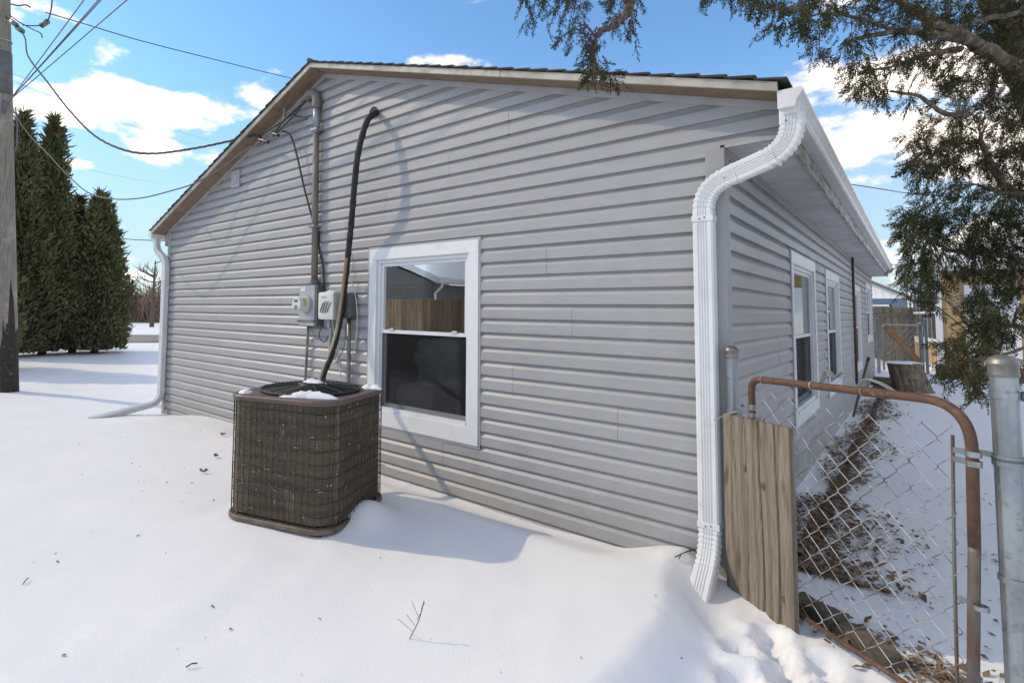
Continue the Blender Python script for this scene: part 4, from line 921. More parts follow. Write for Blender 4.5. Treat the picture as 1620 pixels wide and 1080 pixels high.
def band(mb, c, z, r, hgt=.022, t=.003, tail=None):
    mb.lathe((c[0], c[1], z), [(r, -hgt / 2), (r + t, -hgt / 2), (r + t, hgt / 2), (r, hgt / 2)], 24)
    if tail: 
        d = Vector(tail).normalized(); p = Vector((c[0], c[1])); 
        q0 = p + d * (r); q1 = p + d * (r + .05); n_ = Vector((-d.y, d.x)) * .004
        mb.hexa([(q0.x - n_.x, q0.y - n_.y, z - hgt / 2), (q1.x - n_.x, q1.y - n_.y, z - hgt / 2), (q1.x + n_.x, q1.y + n_.y, z - hgt / 2), (q0.x + n_.x, q0.y + n_.y, z - hgt / 2),
                 (q0.x - n_.x, q0.y - n_.y, z + hgt / 2), (q1.x - n_.x, q1.y - n_.y, z + hgt / 2), (q1.x + n_.x, q1.y + n_.y, z + hgt / 2), (q0.x + n_.x, q0.y + n_.y, z + hgt / 2)])
B2 = gp(GLEN, 0); A2 = gp(0, 0)
zh = ongate(1535, 722).z
for z in (zh + .012, zh - .022, ongate(1535, 953).z):
    mb = MB(); band(mb, (B2.x, B2.y), z, .018, .020 if z > .6 else .016, .004, tail=-GD); mb.build('hinge_band', 'galv', gate)
for z in (za_, za_ - .045):
    mb = MB(); band(mb, (A2.x, A2.y), z, .018, .030, .004, tail=GD); mb.build('latch_band', 'galv', gate)
mb = MB(); mb.tube([gp(-.05, za_, .012), gp(-.05, za_, .034)], .009, 8); mb.build('bolt', 'galv', gate)
# tie wires
for s in (.09, .40, .66):
    mb = MB(); zt = zl + (zr - zl) * s / GLEN; mb.tube([gp(s, zt + .0215 * math.cos(t), .0215 * math.sin(t)) for t in np.linspace(-1, 4.6, 14)], .0024, 5); mb.build('tie_wire', 'wire', gate, smooth=True)
def post(c, r, z0, z1, label, bands):
    p = empty('fence_post', (c[0], c[1], z0), label, 'fence post')
    mb = MB(); mb.lathe((c[0], c[1], 0), [(r, z0), (r, z1 - .03)], 28); mb.build('pipe', 'galv', p, smooth=True)
    mb = MB(); h_ = r * .95; rr = r + .004
    mb.lathe((c[0], c[1], z1 - .075), [(rr, 0), (rr + .002, .006), (rr, .012), (rr, .038), (rr + .004, .042), (rr + .004, .048)] + [((rr + .002) * math.cos(t), .050 + h_ * .8 * math.sin(t)) for t in np.linspace(0, math.pi / 2, 9)], 28); mb.build('cap', 'galvcap', p, smooth=True)
    for (z, hh, tl) in bands:
        mb = MB(); band(mb, c, z, r, hh, .005, tail=tl); mb.build('band', 'galv', p)
    return p
_p = at(1586, 562, 1.95); PR = (_p.x, _p.y); PZ = _p.z; PL_ = (.047, -.066)
def pz(py): return at(1586, py, 1.95).z
post(PR, .0365, -.25, PZ, 'thick galvanized fence post with domed cap beside the gate hinge', [(pz(624), .024, (1, .05)), (pz(728), .026, (1, .05)), (pz(722), .020, (-GD.x, -GD.y)), (pz(906), .018, (1, .05))])
post(PL_, .031, -.25, at(1155, 545, 3.27).z, 'slim galvanized fence post with domed cap at the house corner', [(at(1160, 645, 3.27).z, .026, (GD.x, GD.y))])
# fence run going off beyond the thick post
fn = empty('chain_link_fence', (2.2, PR[1], -.1), 'chain link fence run continuing from the thick post', 'fence')
fp = lambda s, z, d=0.0: Vector((PR[0] + .06 + s, PR[1] + .02 * s + d, z))
mb = MB(); chain(mb, fp, 0, 2.2, -.05, 1.2); tag(mb.build('chain_link_mesh', 'wire', fn), kind='stuff')
mb = MB(); mb.tube([fp(-.02, pz(624)), fp(2.3, pz(624))], .018, 10); mb.build('top_rail', 'galv', fn, smooth=True)
mb = MB(); mb.tube([fp(2.3, -.2), fp(2.3, 1.3)], .03, 12); mb.build('end_post', 'galv', fn, smooth=True)
# weathered board
bl0, bl1 = Vector((.012, -.092)), Vector((.375, -.40)); BD = (bl1 - bl0); BW = BD.length; BD.normalize(); BN = Vector((BD.y, -BD.x))
if BN.y > 0: BN = -BN
nxb, nzb = 110, 40; vs = []; fs = []
cr_ = [.155, .30, .335, .385]
def bpt(s, z, d): return (bl0.x + BD.x * s + BN.x * d, bl0.y + BD.y * s + BN.y * d, z)
for j in range(nzb + 1):
    for i in range(nxb + 1):
        s = BW * i / nxb; zt = .868 + .012 * (i / nxb) + .002 * math.sin(i * .5); zt += .003 * (((i * 7919) % 13) / 13 - .5); z = -.16 + (zt + .16) * j / nzb
        d = .0
        for q, (cs, dep, wd_) in enumerate(((.17 + .008 * math.sin(z * 4), .008, .006), (.275 + .010 * math.sin(z * 5 + 1), .020, .0085), (.385 + .006 * math.sin(z * 6), .018, .0075), (.095 + .005 * math.sin(z * 7), .006, .006))):
            dd = abs(s - cs); d -= dep * max(0, 1 - dd / wd_)
        d += .0015 * float(math.sin(s * 60 + z * 3))
        vs.append(bpt(s, z, d + .012))
for j in range(nzb):
    for i in range(nxb): fs.append((j * (nxb + 1) + i, j * (nxb + 1) + i + 1, (j + 1) * (nxb + 1) + i + 1, (j + 1) * (nxb + 1) + i))
nb = len(vs); per_ = [i for i in range(nxb + 1)] + [j * (nxb + 1) + nxb for j in range(1, nzb + 1)] + [nzb * (nxb + 1) + i for i in range(nxb - 1, -1, -1)] + [j * (nxb + 1) for j in range(nzb - 1, 0, -1)]
for q in per_:
    x, y, z = vs[q]; vs.append((x - BN.x * .026, y - BN.y * .026, z))
L_ = len(per_)
for a in range(L_): fs.append((per_[a], nb + a, nb + (a + 1) % L_, per_[(a + 1) % L_]))
fs.append(tuple(nb + a for a in range(L_)))
bd = empty('wooden_board', (bl0.x, bl0.y, -.05), 'weathered cracked wooden board propped against the gate beside the downspout', 'board')
mb = MB(); mb.add(vs, fs); mb.build('plank', 'board', bd)
for (s, z, r) in ((.165, .60, .014), (.30, .545, .019), (.41, .03, .013)):
    mb = MB(); mb.add([bpt(s + r * .75 * math.cos(t), z + r * 1.3 * math.sin(t), .0145) for t in np.linspace(0, 2 * math.pi, 14, endpoint=False)] + [bpt(s, z, .0165)], [(i, (i + 1) % 14, 14) for i in range(14)]); mb.build('knot', 'knot', bd)
for (s, z) in ((.02, .83), (.022, .50), (.02, .12)):
    mb = MB(); mb.add([bpt(s + .004 * math.cos(t), z + .004 * math.sin(t), .0155) for t in np.linspace(0, 2 * math.pi, 8, endpoint=False)], [tuple(range(8))]); mb.build('nail', 'galv', bd)
mb = MB(); mb.tube(crom([bpt(-.03, .86, .02), bpt(-.05, .84, .05), bpt(-.02, .825, .05), bpt(.05, .87, .03), bpt(.11, .90, .0)], 6), .0022, 5); tag(mb.build('loose_wire', 'wire', smooth=True), 'loose bent wire looped over the top of the wooden board', 'wire')
# wavy metal strip on top of the gate
sp = [(1231, 593), (1250, 603), (1268, 606), (1296, 607), (1305, 588), (1311, 587.5), (1321, 597), (1331, 589.5), (1338, 590), (1352, 611), (1357, 612.5), (1368, 600), (1378, 600.5), (1396, 607.5), (1412, 617)]
P = crom([ongate(x, y, -.03) for x, y in sp], 5); mb = MB(); mb.sweep([(-.0015, -.013), (.0015, -.013), (.0015, .013), (-.0015, .013)], P, n0=(0, 0, 1)); tag(mb.build('metal_strip', 'strip'), 'bent wavy metal strip lying on the rusty gate rail', 'metal strip')
stk = empty('marker_stake', onZ(1349, 662, -.12), 'thin leaning stake with blue tip standing behind the gate', 'stake')
a, b = at(1373, 570, 7.6), onZ(1349, 662, -.16); mb = MB(); mb.tube([b, a], .017, 8); mb.build('shaft', 'stake', stk)
mb = MB(); mb.tube([a, a + (a - b).normalized() * .06], .021, 8); mb.build('tip', 'bluetip', stk)
# rusty pipe on the side wall
rp = empty('rusty_pipe', (.04, 8.45, .3), 'rusty vertical pipe standing against the side wall of the house', 'pipe')
mb = MB(); mb.tube([(.05, 8.45, 2.46), (.05, 8.42, .36)], .02, 10); mb.build('pipe', 'rust', rp, smooth=True)
mb = MB(); mb.tube([(.05, 8.42, .37), (.055, 8.40, .12)], .023, 10); mb.build('sleeve', 'bluetip', rp, smooth=True)

# ------------------------------------------------------------------ side yard
# soil bed and fallen leaves along the wall
def bed_w(y): return .20 + .10 * math.sin(y * 1.7) + .07 * math.sin(y * 4.1 + 1) + (.12 if y < 2.2 else 0)
mb = MB(); vs = []; ys = np.linspace(.55, 12.0, 90)
for y in ys:
    w_ = max(.03, bed_w(y) * .40); xc = .26
    for q in (-.5, -.17, .17, .5):
        x = xc + w_ * q; vs.append((x, y, gz(x, y) + (.008 if abs(q) < .4 else -.004)))
mb.add(vs, [(4 * i + j, 4 * i + j + 1, 4 * i + 5 + j, 4 * i + 4 + j) for i in range(len(ys) - 1) for j in range(3)])
tag(mb.build('soil_bed', 'soil', smooth=True), kind='structure')
def leaves(mb, x, y, n_sz, zoff=.012):
    sz = random.uniform(*n_sz); a = random.uniform(0, 6.28); z = gz(x, y) + zoff + random.uniform(0, .02); tl = random.uniform(-.5, .5); tl2 = random.uniform(-.5, .5)
    d = Vector((math.cos(a), math.sin(a), tl)) * sz; e = Vector((-math.sin(a), math.cos(a), tl2)) * sz * random.uniform(.35, .7); p = Vector((x, y, z)); up = Vector((0, 0, sz * random.uniform(-.2, .3)))
    mb.add([p - d, p - e + up, p + d, p + e + up], [(0, 1, 2), (0, 2, 3)])
mb = MB()
for i in range(7600):
    y = .45 + 11.5 * random.random() ** 1.6; w_ = bed_w(y) * 1.05; x = .28 + random.gauss(0, .55) * w_
    if x < .03: x = .03 + random.random() * .1
    leaves(mb, x, y, (.006, .036) if random.random() < .5 else (.012, .022))
for i in range(260):
    leaves(mb, random.uniform(.15, 1.4), random.uniform(-.35, 3.5), (.006, .02), .004)
for i in range(800):
    t = random.random(); x = .36 + t * .85 + random.gauss(0, .06); y = -.12 - .36 * t + random.gauss(0, .09); leaves(mb, x, y, (.010, .026), .006)
tag(mb.build('fallen_leaves', 'leaf'), kind='stuff', label='brown fallen leaves scattered along the side wall', cat='leaves')
def rock(name, c, s, lab, cat, mt, seed, rz=0.0):
    me = lump((-s[0] / 2, -s[1] / 2, -s[2] / 2), (s[0] / 2, s[1] / 2, s[2] / 2), min(s) * .22, seed, 5)
    o = link(name, me, mt, None, False); o.location = c; o.rotation_euler = (0, 0, rz); return tag(o, lab, cat)
rock('stone_block', (.42, -.16, -.085), (.24, .12, .12), 'dark edging block just inside the bottom corner of the gate', 'stone', 'stone', 11, -.6)
rock('stone_block', (.64, -.33, -.09), (.30, .10, .10), 'long low edging block lying along the gate bottom', 'stone', 'stone', 12, -.75)
for k, (x, y, lx_, ly_, zz, lab) in enumerate([(.20, 12.9, .42, .5, .0, 'flat paving stone under the far gate post'), (.32, 12.0, .5, .55, -.03, 'flat paving stone at the near end of the stone path by the stump'), (.22, 13.8, .5, .5, .02, 'flat paving stone at the far end of the stone path')]):
    rock('paving_stone', (x, y, gz(x, y) + .03 + zz), (lx_, ly_, .10), lab, 'paving stone', 'stone', 30 + k)
# stump
sx, sy = .67, 11.9; st = empty('tree_stump', (sx, sy, -.12), 'cut tree stump topped with snow in the side yard', 'stump')
vs = []; fs = []; n = 36; zz = [-.2, -.05, .1, .25, .40, .47]
for j, z in enumerate(zz):
    for i in range(n):
        t = 2 * math.pi * i / n; r = (.32 - .012 * j) * (1 + .05 * math.sin(3 * t + 1) + .035 * math.sin(8 * t + j * .3) + .02 * math.sin(17 * t)) + (.05 if j == 0 else 0)
        vs.append((sx + r * math.cos(t) - .22 * (z - .1), sy + r * math.sin(t), z))
for j in range(len(zz) - 1):
    for i in range(n): fs.append((j * n + i, j * n + (i + 1) % n, (j + 1) * n + (i + 1) % n, (j + 1) * n + i))
fs.append(tuple((len(zz) - 1) * n + i for i in range(n)))
mb = MB(); mb.add(vs, fs); mb.build('trunk', 'stump', st)
mound('snow_clump', sx - .085, sy, .468, .30, .30, .05, 0, 'snow cap lying on the tree stump', None, 6)
# far gate with diagonal brace
fgA, fgB = Vector((.02, 16.15)), Vector((1.0, 17.0)); fd = (fgB - fgA); fl_ = fd.length; fd.normalize(); fnn = Vector((fd.y, -fd.x))
def fg(s, z, d=0.0): return Vector((fgA.x + fd.x * s + fnn.x * d, fgA.y + fd.y * s + fnn.y * d, z))
fgate = empty('far_gate', fg(fl_ / 2, -.1), 'grey pipe chain link gate with orange wooden brace at the end of the side yard', 'gate')
pts, _q = filleted([fg(.14, -.02), fg(.14, 1.22), fg(fl_ - .1, 1.22), fg(fl_ - .1, -.02)], [.08, .08], 8)
mb = MB(); mb.tube(pts, .022, 8); mb.build('pipe_frame', 'galv', fgate, smooth=True)
mb = MB(); chain(mb, fg, .16, fl_ - .12, 0, 1.2, p=.09, r=.0042); tag(mb.build('chain_link_mesh', 'wire', fgate), kind='stuff')
mb = MB(); a, b = fg(.20, 1.16, .04), fg(1.05, .22, .04)
mb.sweep([(-.075, -.02), (.075, -.02), (.075, .02), (-.075, .02)], [a, b], n0=(0, 0, 1)); mb.build('brace', 'brace', fgate)
for s, h_, lab in ((0.0, 1.38, 'galvanized post at the house side of the far gate'), (fl_, 1.38, 'galvanized post at the neighbour side of the far gate'), (fl_ - .16, 1.25, 'shorter galvanized post next to the far gate brace')):
    q = fg(s, 0); p = empty('fence_post', (q.x, q.y, -.2), lab, 'fence post'); mb = MB(); mb.lathe((q.x, q.y, 0), [(.036, -.25), (.036, h_), (.04, h_), (.03, h_ + .03), (0, h_ + .04)], 12); mb.build('pipe', 'galv', p, smooth=True)
# far picket fence
fa, fb = at(1340, 500, 19.0), at(1475, 500, 19.0); fv = Vector((fb.x - fa.x, fb.y - fa.y)); nL = fv.length; fv.normalize()
pf = empty('picket_fence', (fa.x, fa.y, -.1), 'weathered grey wooden picket fence behind the far gate', 'fence')
sp_ = .135; kk = int(nL / sp_) + 1
for i in range(kk):
    s0 = i * sp_; w_ = .122; p0 = Vector((fa.x, fa.y)) + fv * s0; h_ = 1.80 + random.uniform(-.02, .02); q = p0 + fv * w_; nv_ = Vector((fv.y, -fv.x)) * .018
    e0, e1 = p0 + fv * .03, q - fv * .03
    ring = [(0, -.2), (w_, -.2), (w_, h_ - .05), (w_ * .72, h_), (w_ * .28, h_), (0, h_ - .05)]
    vs = [(p0.x + fv.x * a, p0.y + fv.y * a, z) for a, z in ring] + [(p0.x + fv.x * a + nv_.x, p0.y + fv.y * a + nv_.y, z) for a, z in ring]
    mb = MB(); mb.add(vs, [tuple(range(5, -1, -1)), tuple(range(6, 12))] + [(j, (j + 1) % 6, 6 + (j + 1) % 6, 6 + j) for j in range(6)]); mb.build('picket', 'oldwood', pf)
for z in (.35, .95, 1.50):
    mb = MB(); a = Vector((fa.x, fa.y)); b = a + fv * nL; o = Vector((fv.y, -fv.x)) * .019; mb.slab((a.x + o.x, a.y + o.y), (b.x + o.x, b.y + o.y), z - .045, z + .045, .035); mb.build('rail', 'oldwood', pf)
# ---- neighbour house (tan) with white window wall
nb_ = empty('tan_house', (1.3, 17.9, -.1), 'tan neighbouring house with a white multi pane window wall', 'house')
n0, n1 = Vector((1.25, 17.95)), Vector((.74, 21.6))
def nbox(name, mt, p0, p1, z0, z1, t, parent=nb_): mb = MB(); mb.slab(p0, p1, z0, z1, t); return mb.build(name, mt, parent)
nbox('wall', 'tan', (1.25, 17.95), (9.0, 18.9), -.2, 2.9, -.2)
nbox('window_wall', 'white', n0, n1, -.15, 2.9, .15)
nbox('corner_trim', 'white', (1.22, 17.93), (1.36, 17.95), -.2, 2.9, .02)
nd = (n1 - n0).normalized(); nn_ = Vector((-nd.y, nd.x))
if nn_.x > 0: nn_ = -nn_
for i in range(6):
    for (z0, z1, mt) in ((.05, .62, 'tan'), (.82, 1.55, 'darkglass'), (1.62, 2.45, 'darkglass')):
        a = n0 + nd * (.22 + i * .58) + nn_ * .006; b = a + nd * .44; nbox('pane' if z0 > .5 else 'panel', mt, a, b, z0, z1, -.01 if z0 > .5 else -.012)
# oval glass door and flanks on the tan wall
da, db = at(1566, 560, 16.6), at(1609, 560, 17.6)
def onwall(s, z, d): 
    v = Vector((9.0 - 1.25, 18.9 - 17.95)).normalized(); n_ = Vector((v.y, -v.x)); return Vector((1.25 + v.x * s + n_.x * d, 17.95 + v.y * s + n_.y * d, z))
def wallbox(name, mt, s0, s1, z0, z1, d0, d1, parent=nb_):
    mb = MB(); mb.hexa([onwall(s0, z0, d0), onwall(s1, z0, d0), onwall(s1, z0, d1), onwall(s0, z0, d1), onwall(s0, z1, d0), onwall(s1, z1, d0), onwall(s1, z1, d1), onwall(s0, z1, d1)]); return mb.build(name, mt, parent)
door = wallbox('door', 'white', .57, 1.62, -.1, 2.35, .003, .06)
mb = MB(); ns = 32; cs, cz_ = 1.06, 1.10
mb.add([onwall(cs + .24 * math.cos(2 * math.pi * i / ns), cz_ + .80 * math.sin(2 * math.pi * i / ns), .064) for i in range(ns)], [tuple(range(ns))]); mb.build('oval_glass', 'stake', door)
mb = MB(); mb.tube([onwall(cs + .26 * math.cos(2 * math.pi * i / ns), cz_ + .83 * math.sin(2 * math.pi * i / ns), .066) for i in range(ns)], .03, 6, closed=True); mb.build('oval_moulding', 'white', door)
mb = MB()   # roof of the tan house
mb.hexa([(.42, 17.2, 2.75), (9.2, 18.2, 2.75), (9.0, 26, 2.75), (.35, 26, 2.75), (.42, 17.2, 2.95), (9.2, 18.2, 2.95), (9.0, 26, 2.95), (.35, 26, 2.95)])
mb.hexa([(.42, 17.2, 2.955), (9.2, 18.2, 2.955), (9.0, 26, 2.955), (.35, 26, 2.955), (4.5, 20.5, 4.4), (5.5, 20.6, 4.4), (5.4, 23, 4.4), (4.4, 23, 4.4)])
mb.build('roof', 'white', nb_)
mb = MB(); q0, q1 = at(1448, 418, 17.0), at(1450, 475, 17.0)
mb.add([(q0.x - .06, q0.y, q0.z), (q0.x + .06, q0.y, q0.z), (q0.x + .06, q0.y + .1, q0.z), (q0.x - .06, q0.y + .1, q0.z), (q1.x, q1.y, q1.z)], [(0, 1, 4), (1, 2, 4), (2, 3, 4), (3, 0, 4), (0, 3, 2, 1)])
tag(mb.build('icicle', 'white', smooth=False), 'long pale icicle hanging from the tan house eave', 'icicle')
# brick planter
pl = at(1506, 596, 14.0); mb = MB(); mb.box((pl.x - .28, pl.y - .2, -.15), (pl.x + 1.6, pl.y + .3, .22), rz=.1); tag(mb.build('planter_box', 'planter', bevel=.02), 'low brown planter box in front of the tan house', 'planter')
# blue house far behind
bh = empty('blue_house', (0, 50, 0), 'blue house with white gable far behind the picket fence', 'house')
bx0 = at(1320, 460, 40).x; by = 48.5
BXL, BXR, BXM, BSL = -9.2, .25, -4.475, .56
mb = MB(); mb.box((BXL, by, -.3), (BXR, by + 8, 2.80)); mb.build('wall', 'blue', bh)
zpk = 2.85 + BSL * (BXR - BXM)
mb = MB(); mb.add([(BXL, by - .02, 2.75), (BXR, by - .02, 2.75), (BXR, by - .02, 2.85), (BXM, by - .02, zpk), (BXL, by - .02, 2.85)], [(0, 1, 2, 3, 4)]); mb.build('gable', 'white', bh)
for i in range(22):
    x = BXL + .2 + i * .42; zt = 2.85 + BSL * (BXR - BXM - abs(x - BXM))
    if zt > 3.0: mb = MB(); mb.box((x, by - .045, 2.78), (x + .05, by - .022, zt)); mb.build('batten', 'white', bh)
for sg in (-1, 1):
    mb = MB(); e = BXM + sg * 5.2; z0 = zpk - BSL * 5.2
    mb.hexa([(BXM, by - .4, zpk + .02), (e, by - .4, z0 + .02), (e, by + 8.4, z0 + .02), (BXM, by + 8.4, zpk + .02), (BXM, by - .4, zpk + .22), (e, by - .4, z0 + .22), (e, by + 8.4, z0 + .22), (BXM, by + 8.4, zpk + .22)]); mb.build('roof', 'roofgrey', bh)
for x in (-5.6, -3.2, -1.35):
    mb = MB(); mb.box((x - .7, by - .05, .9), (x + .7, by - .01, 2.3)); wn_ = mb.build('window', 'white', bh); mb = MB(); mb.box((x - .58, by - .056, 1.0), (x + .58, by - .051, 2.2)); mb.build('pane', 'boxdark', wn_)

# ---- fence and house across the yard, mirrored in the gable window
rf = empty('board_fence', (-10, -7, 0), 'brown wooden board fence across the yard mirrored in the gable window', 'fence')
x = -20.0
while x < -3.5:
    w_ = random.uniform(.13, .15); mb = MB(); h_ = 1.74 + random.uniform(-.02, .02); yb_ = random.uniform(-.006, .006)
    mb.hexa([(x, -7.02 + yb_, -.2), (x + w_, -7.02 + yb_, -.2), (x + w_, -7.0 + yb_, -.2), (x, -7.0 + yb_, -.2), (x, -7.02 + yb_, h_), (x + w_, -7.02 + yb_, h_), (x + w_, -7.0 + yb_, h_), (x, -7.0 + yb_, h_)])
    mb.build('board', 'fencewood', rf); x += w_ + .006
for z in (.4, 1.3):
    mb = MB(); mb.box((-20, -7.075, z), (-3.5, -7.03, z + .09)); mb.build('rail', 'fencewood', rf)
rh = empty('dark_sided_house', (-12, -12, 0), 'dark sided house with snowy roof across the yard mirrored in the gable window', 'house')
ex, ey, ez = -11.6, -11.0, 2.43
mb = MB(); mb.box((ex - 8, ey - 9, -.3), (ex - .35, ey - .25, ez)); mb.build('wall', 'neighsiding', rh)
mb = MB(); mb.add([(ex - 8, ey - .24, ez), (ex - .35, ey - .24, ez), (ex - 4.2, ey - .24, ez + 1.4)], [(0, 1, 2)]); mb.build('gable', 'neighsiding', rh)
for k in range(20):
    z = .1 + k * .115; mb = MB(); mb.box((ex - 8, ey - .248, z), (ex - .34, ey - .226, z + .10)); mb.build('siding_course', 'neighsiding', rh)
for sg in (1, -1):
    mb = MB(); xm = ex - 4.2; e = ex if sg > 0 else ex - 8.4; z1 = ez + 1.55
    mb.hexa([(xm, ey, z1), (e, ey, ez), (e, ey - 9.3, ez), (xm, ey - 9.3, z1), (xm, ey, z1 + .16), (e, ey, ez + .16), (e, ey - 9.3, ez + .16), (xm, ey - 9.3, z1 + .16)]); mb.build('roof', 'white', rh)
    mb = MB(); mb.hexa([(xm, ey - .05, z1 + .163), (e, ey - .05, ez + .163), (e, ey - 9.3, ez + .163), (xm, ey - 9.3, z1 + .163), (xm, ey - .05, z1 + .24), (e, ey - .05, ez + .22), (e, ey - 9.3, ez + .22), (xm, ey - 9.3, z1 + .24)]); mb.build('roof_snow', 'snow', rh)
mb = MB(); mb.box((ex + .005, ey - 9.3, ez + .03), (ex + .12, ey, ez + .15)); mb.build('gutter', 'gutter', rh)
mb = MB(); mb.tube([(ex + .06, ey - .2, ez + .04), (ex + .04, ey - .2, ez - .12), (ex - .28, ey - .2, ez - .35), (ex - .30, ey - .2, 0)], .045, 8); mb.build('downspout', 'gutter', rh)

# ------------------------------------------------------------------ utility pole and wires
pb = onZ(14, 612, -.10); pt = at(0, -160, 9.9)
up_ = empty('utility_pole', pb, 'tall weathered wooden utility pole with dark tarred base', 'utility pole')
d = pt - pb
mb = MB(); mb.tube([pb + d * t - Vector((0, 0, .0)) for t in (-.04, .1, .25, .5, .75, 1.0)], .155, 20, scales=[1.05, 1.02, 1, .93, .86, .8]); mb.build('shaft', 'pole', up_, smooth=True)
# tarred base: irregular ragged sleeve just proud of the shaft
n = 40; vs = []; fs = []
for j in range(9):
    for i in range(n):
        t = 2 * math.pi * i / n; top = .145 + .05 * math.sin(3 * t + 1.0) + .03 * math.sin(7 * t) + .015 * math.sin(17 * t)
        q = pb + d * (-.03 + (top + .03) * j / 8); r = .158 * 1.035 - .004 * j / 8
        vs.append((q.x + r * math.cos(t), q.y + r * math.sin(t), q.z))
for j in range(8):
    for i in range(n): fs.append((j * n + i, j * n + (i + 1) % n, (j + 1) * n + (i + 1) % n, (j + 1) * n + i))
mb = MB(); mb.add(vs, fs); mb.build('tarred_base', 'tar', up_)
def onpole(py, k=1.0):
    t = (612 - py) / (612 + 160); return pb + d * t
mb = MB(); mb.tube([onpole(142), onpole(76)], .146, 20); mb.build('guard_sleeve', 'boxdark', up_, smooth=True)
cv = Vector((CAM[0], CAM[1], 0)) - Vector((pb.x, pb.y, 0)); cv.normalize()
mb = MB(); q = onpole(162) + cv * .15; mb.tube([q + Vector((-.1, 0, -.12)), q + Vector((.08, .05, .04))], .05, 10); mb.tube([q + Vector((-.02, 0, -.15)), q + Vector((-.02, 0, .1))], .025, 8); mb.build('cable_clamp', 'boxdark', up_)
mb = MB(); mb.tube([onpole(60, 1) + Vector((0, 0, 0)), onpole(58)], .15, 20); mb.build('steel_band', 'galv', up_)
for k, (px, py, px2, py2) in enumerate(((18, 34, 26, 40), (27, 44, 36, 50), (65, 41, 76, 34))):
    mb = MB(); mb.tube([at(px, py, 9.6), at(px2, py2, 9.55)], .045, 10); tag(mb.build('wire_connector', 'galvcap', smooth=True), ['grey wire connector close beside the utility pole, upper of the pair', 'grey wire connector close beside the utility pole, lower of the pair', 'grey wire connector hanging out on a thin wire from the utility pole'][k], 'connector')
px_wire([(8, 26, 9.6), (22, 38, 9.6), (32, 48, 9.55), (40, 62, 9.4), (45, 90, 9.2), (75, 130, 8.9), (110, 175, 8.5), (150, 215, 8.2), (195, 237, 7.9), (240, 243, 7.7), (300, 236, 7.4), (360, 224, 7.1), (385, 217, 6.9), (410, 214, 6.75)], .0085, 'cable', 'service_drop', 'twisted black service drop cable sagging from the pole to the gable', n=8, twist=.010)
px_wire([(18, 162, 9.6), (24, 180, 9.5), (45, 212, 9.3), (75, 243, 9.0), (105, 275, 8.7), (140, 305, 8.4), (180, 315, 8.1), (225, 313, 7.8), (270, 302, 7.5), (305, 291, 7.3), (345, 270, 7.05), (385, 240, 6.85), (418, 222, 6.7)], .010, 'cablegrey', 'phone_line', 'grey telephone line sagging lowest from the pole to the gable')
px_wire([(72, 20, 9.6), (130, 37, 10.2), (220, 64, 11.2), (330, 92, 12.6), (460, 124, 14.5), (620, 160, 18)], .010, 'cable', 'overhead_wire', 'dark overhead wire passing behind the roof peak')
for k, (x1, x2) in enumerate(((133, 310), (156, 345), (160, 352), (201, 420))):
    px_wire([(16, 158, 9.6), (16 + (x1 - 16) * .5, 79, 8.2), (x1, 0, 6.9), (x1 + (x1 - 16), -160, 5.6), (x1 + 2.6 * (x1 - 16), -420, 4.6)], .008, 'cablegrey', 'guy_line', ['overhead line rising steeply from the pole clamp, farthest from the house', 'overhead line rising from the pole clamp, steeper of the close middle pair', 'overhead line rising from the pole clamp, flatter of the close middle pair', 'overhead line rising from the pole clamp, shallowest and closest to the house'][k], 'lines from the pole clamp')
px_wire([(70, 38, 9.55), (77, 30, 9.5), (82, 8, 9.3), (83, -30, 9.0)], .012, 'cable', 'jumper_wire', 'short jumper wire curving up from the hanging connector')
px_wire([(36, 40, 9.58), (48, 41, 9.55), (60, 41, 9.5), (66, 40, 9.5)], .011, 'cable', 'jumper_wire', 'short jumper wire joining the pole connector to the hanging connector')
px_wire([(12, 22, 9.65), (30, 35, 9.6), (50, 46, 9.5), (64, 53, 9.4), (67, 60, 9.4)], .011, 'cable', 'jumper_wire', 'short jumper wire ending loose below the connectors')
px_wire([(14, 6, 9.6), (28, 9, 9.5), (40, 8, 9.4), (48, 12, 9.4)], .014, 'cable', 'jumper_wire', 'stub of cut wire near the top of the visible pole')
px_wire([(24, 170, 9.55), (27, 190, 9.5), (27, 225, 9.45), (24, 240, 9.45)], .012, 'cablegrey', 'jumper_wire', 'loose grey wire hanging down beside the pole')
for k, (a, b) in enumerate((((20, 117, 30), (330, 222, 60)), ((20, 128, 30), (300, 228, 60)), ((30, 150, 30), (260, 212, 60)), ((70, 248, 30), (250, 290, 60)))):
    px_wire([a, ((a[0] + b[0]) / 2, (a[1] + b[1]) / 2 + 4, 42), b], .010, 'cablegrey', 'distant_wire', ['thin distant power line behind the pole, topmost of the faint set', 'thin distant power line behind the pole, second from the top of the faint set', 'thin distant power line behind the pole, lowest of the faint set', 'thin distant power line passing low behind the arborvitae tips'][k], 'distant power lines')
px_wire([(1330, 289, 14), (1400, 300, 16), (1460, 308, 18), (1640, 322, 22)], .014, 'cable', 'overhead_wire', 'thin wire running from behind the eave into the juniper tree')
px_wire([(150, 370, 40), (200, 378, 36), (232, 380, 33), (300, 382, 30)], .03, 'cable', 'overhead_wire', 'thin wire passing behind the far gutter end')

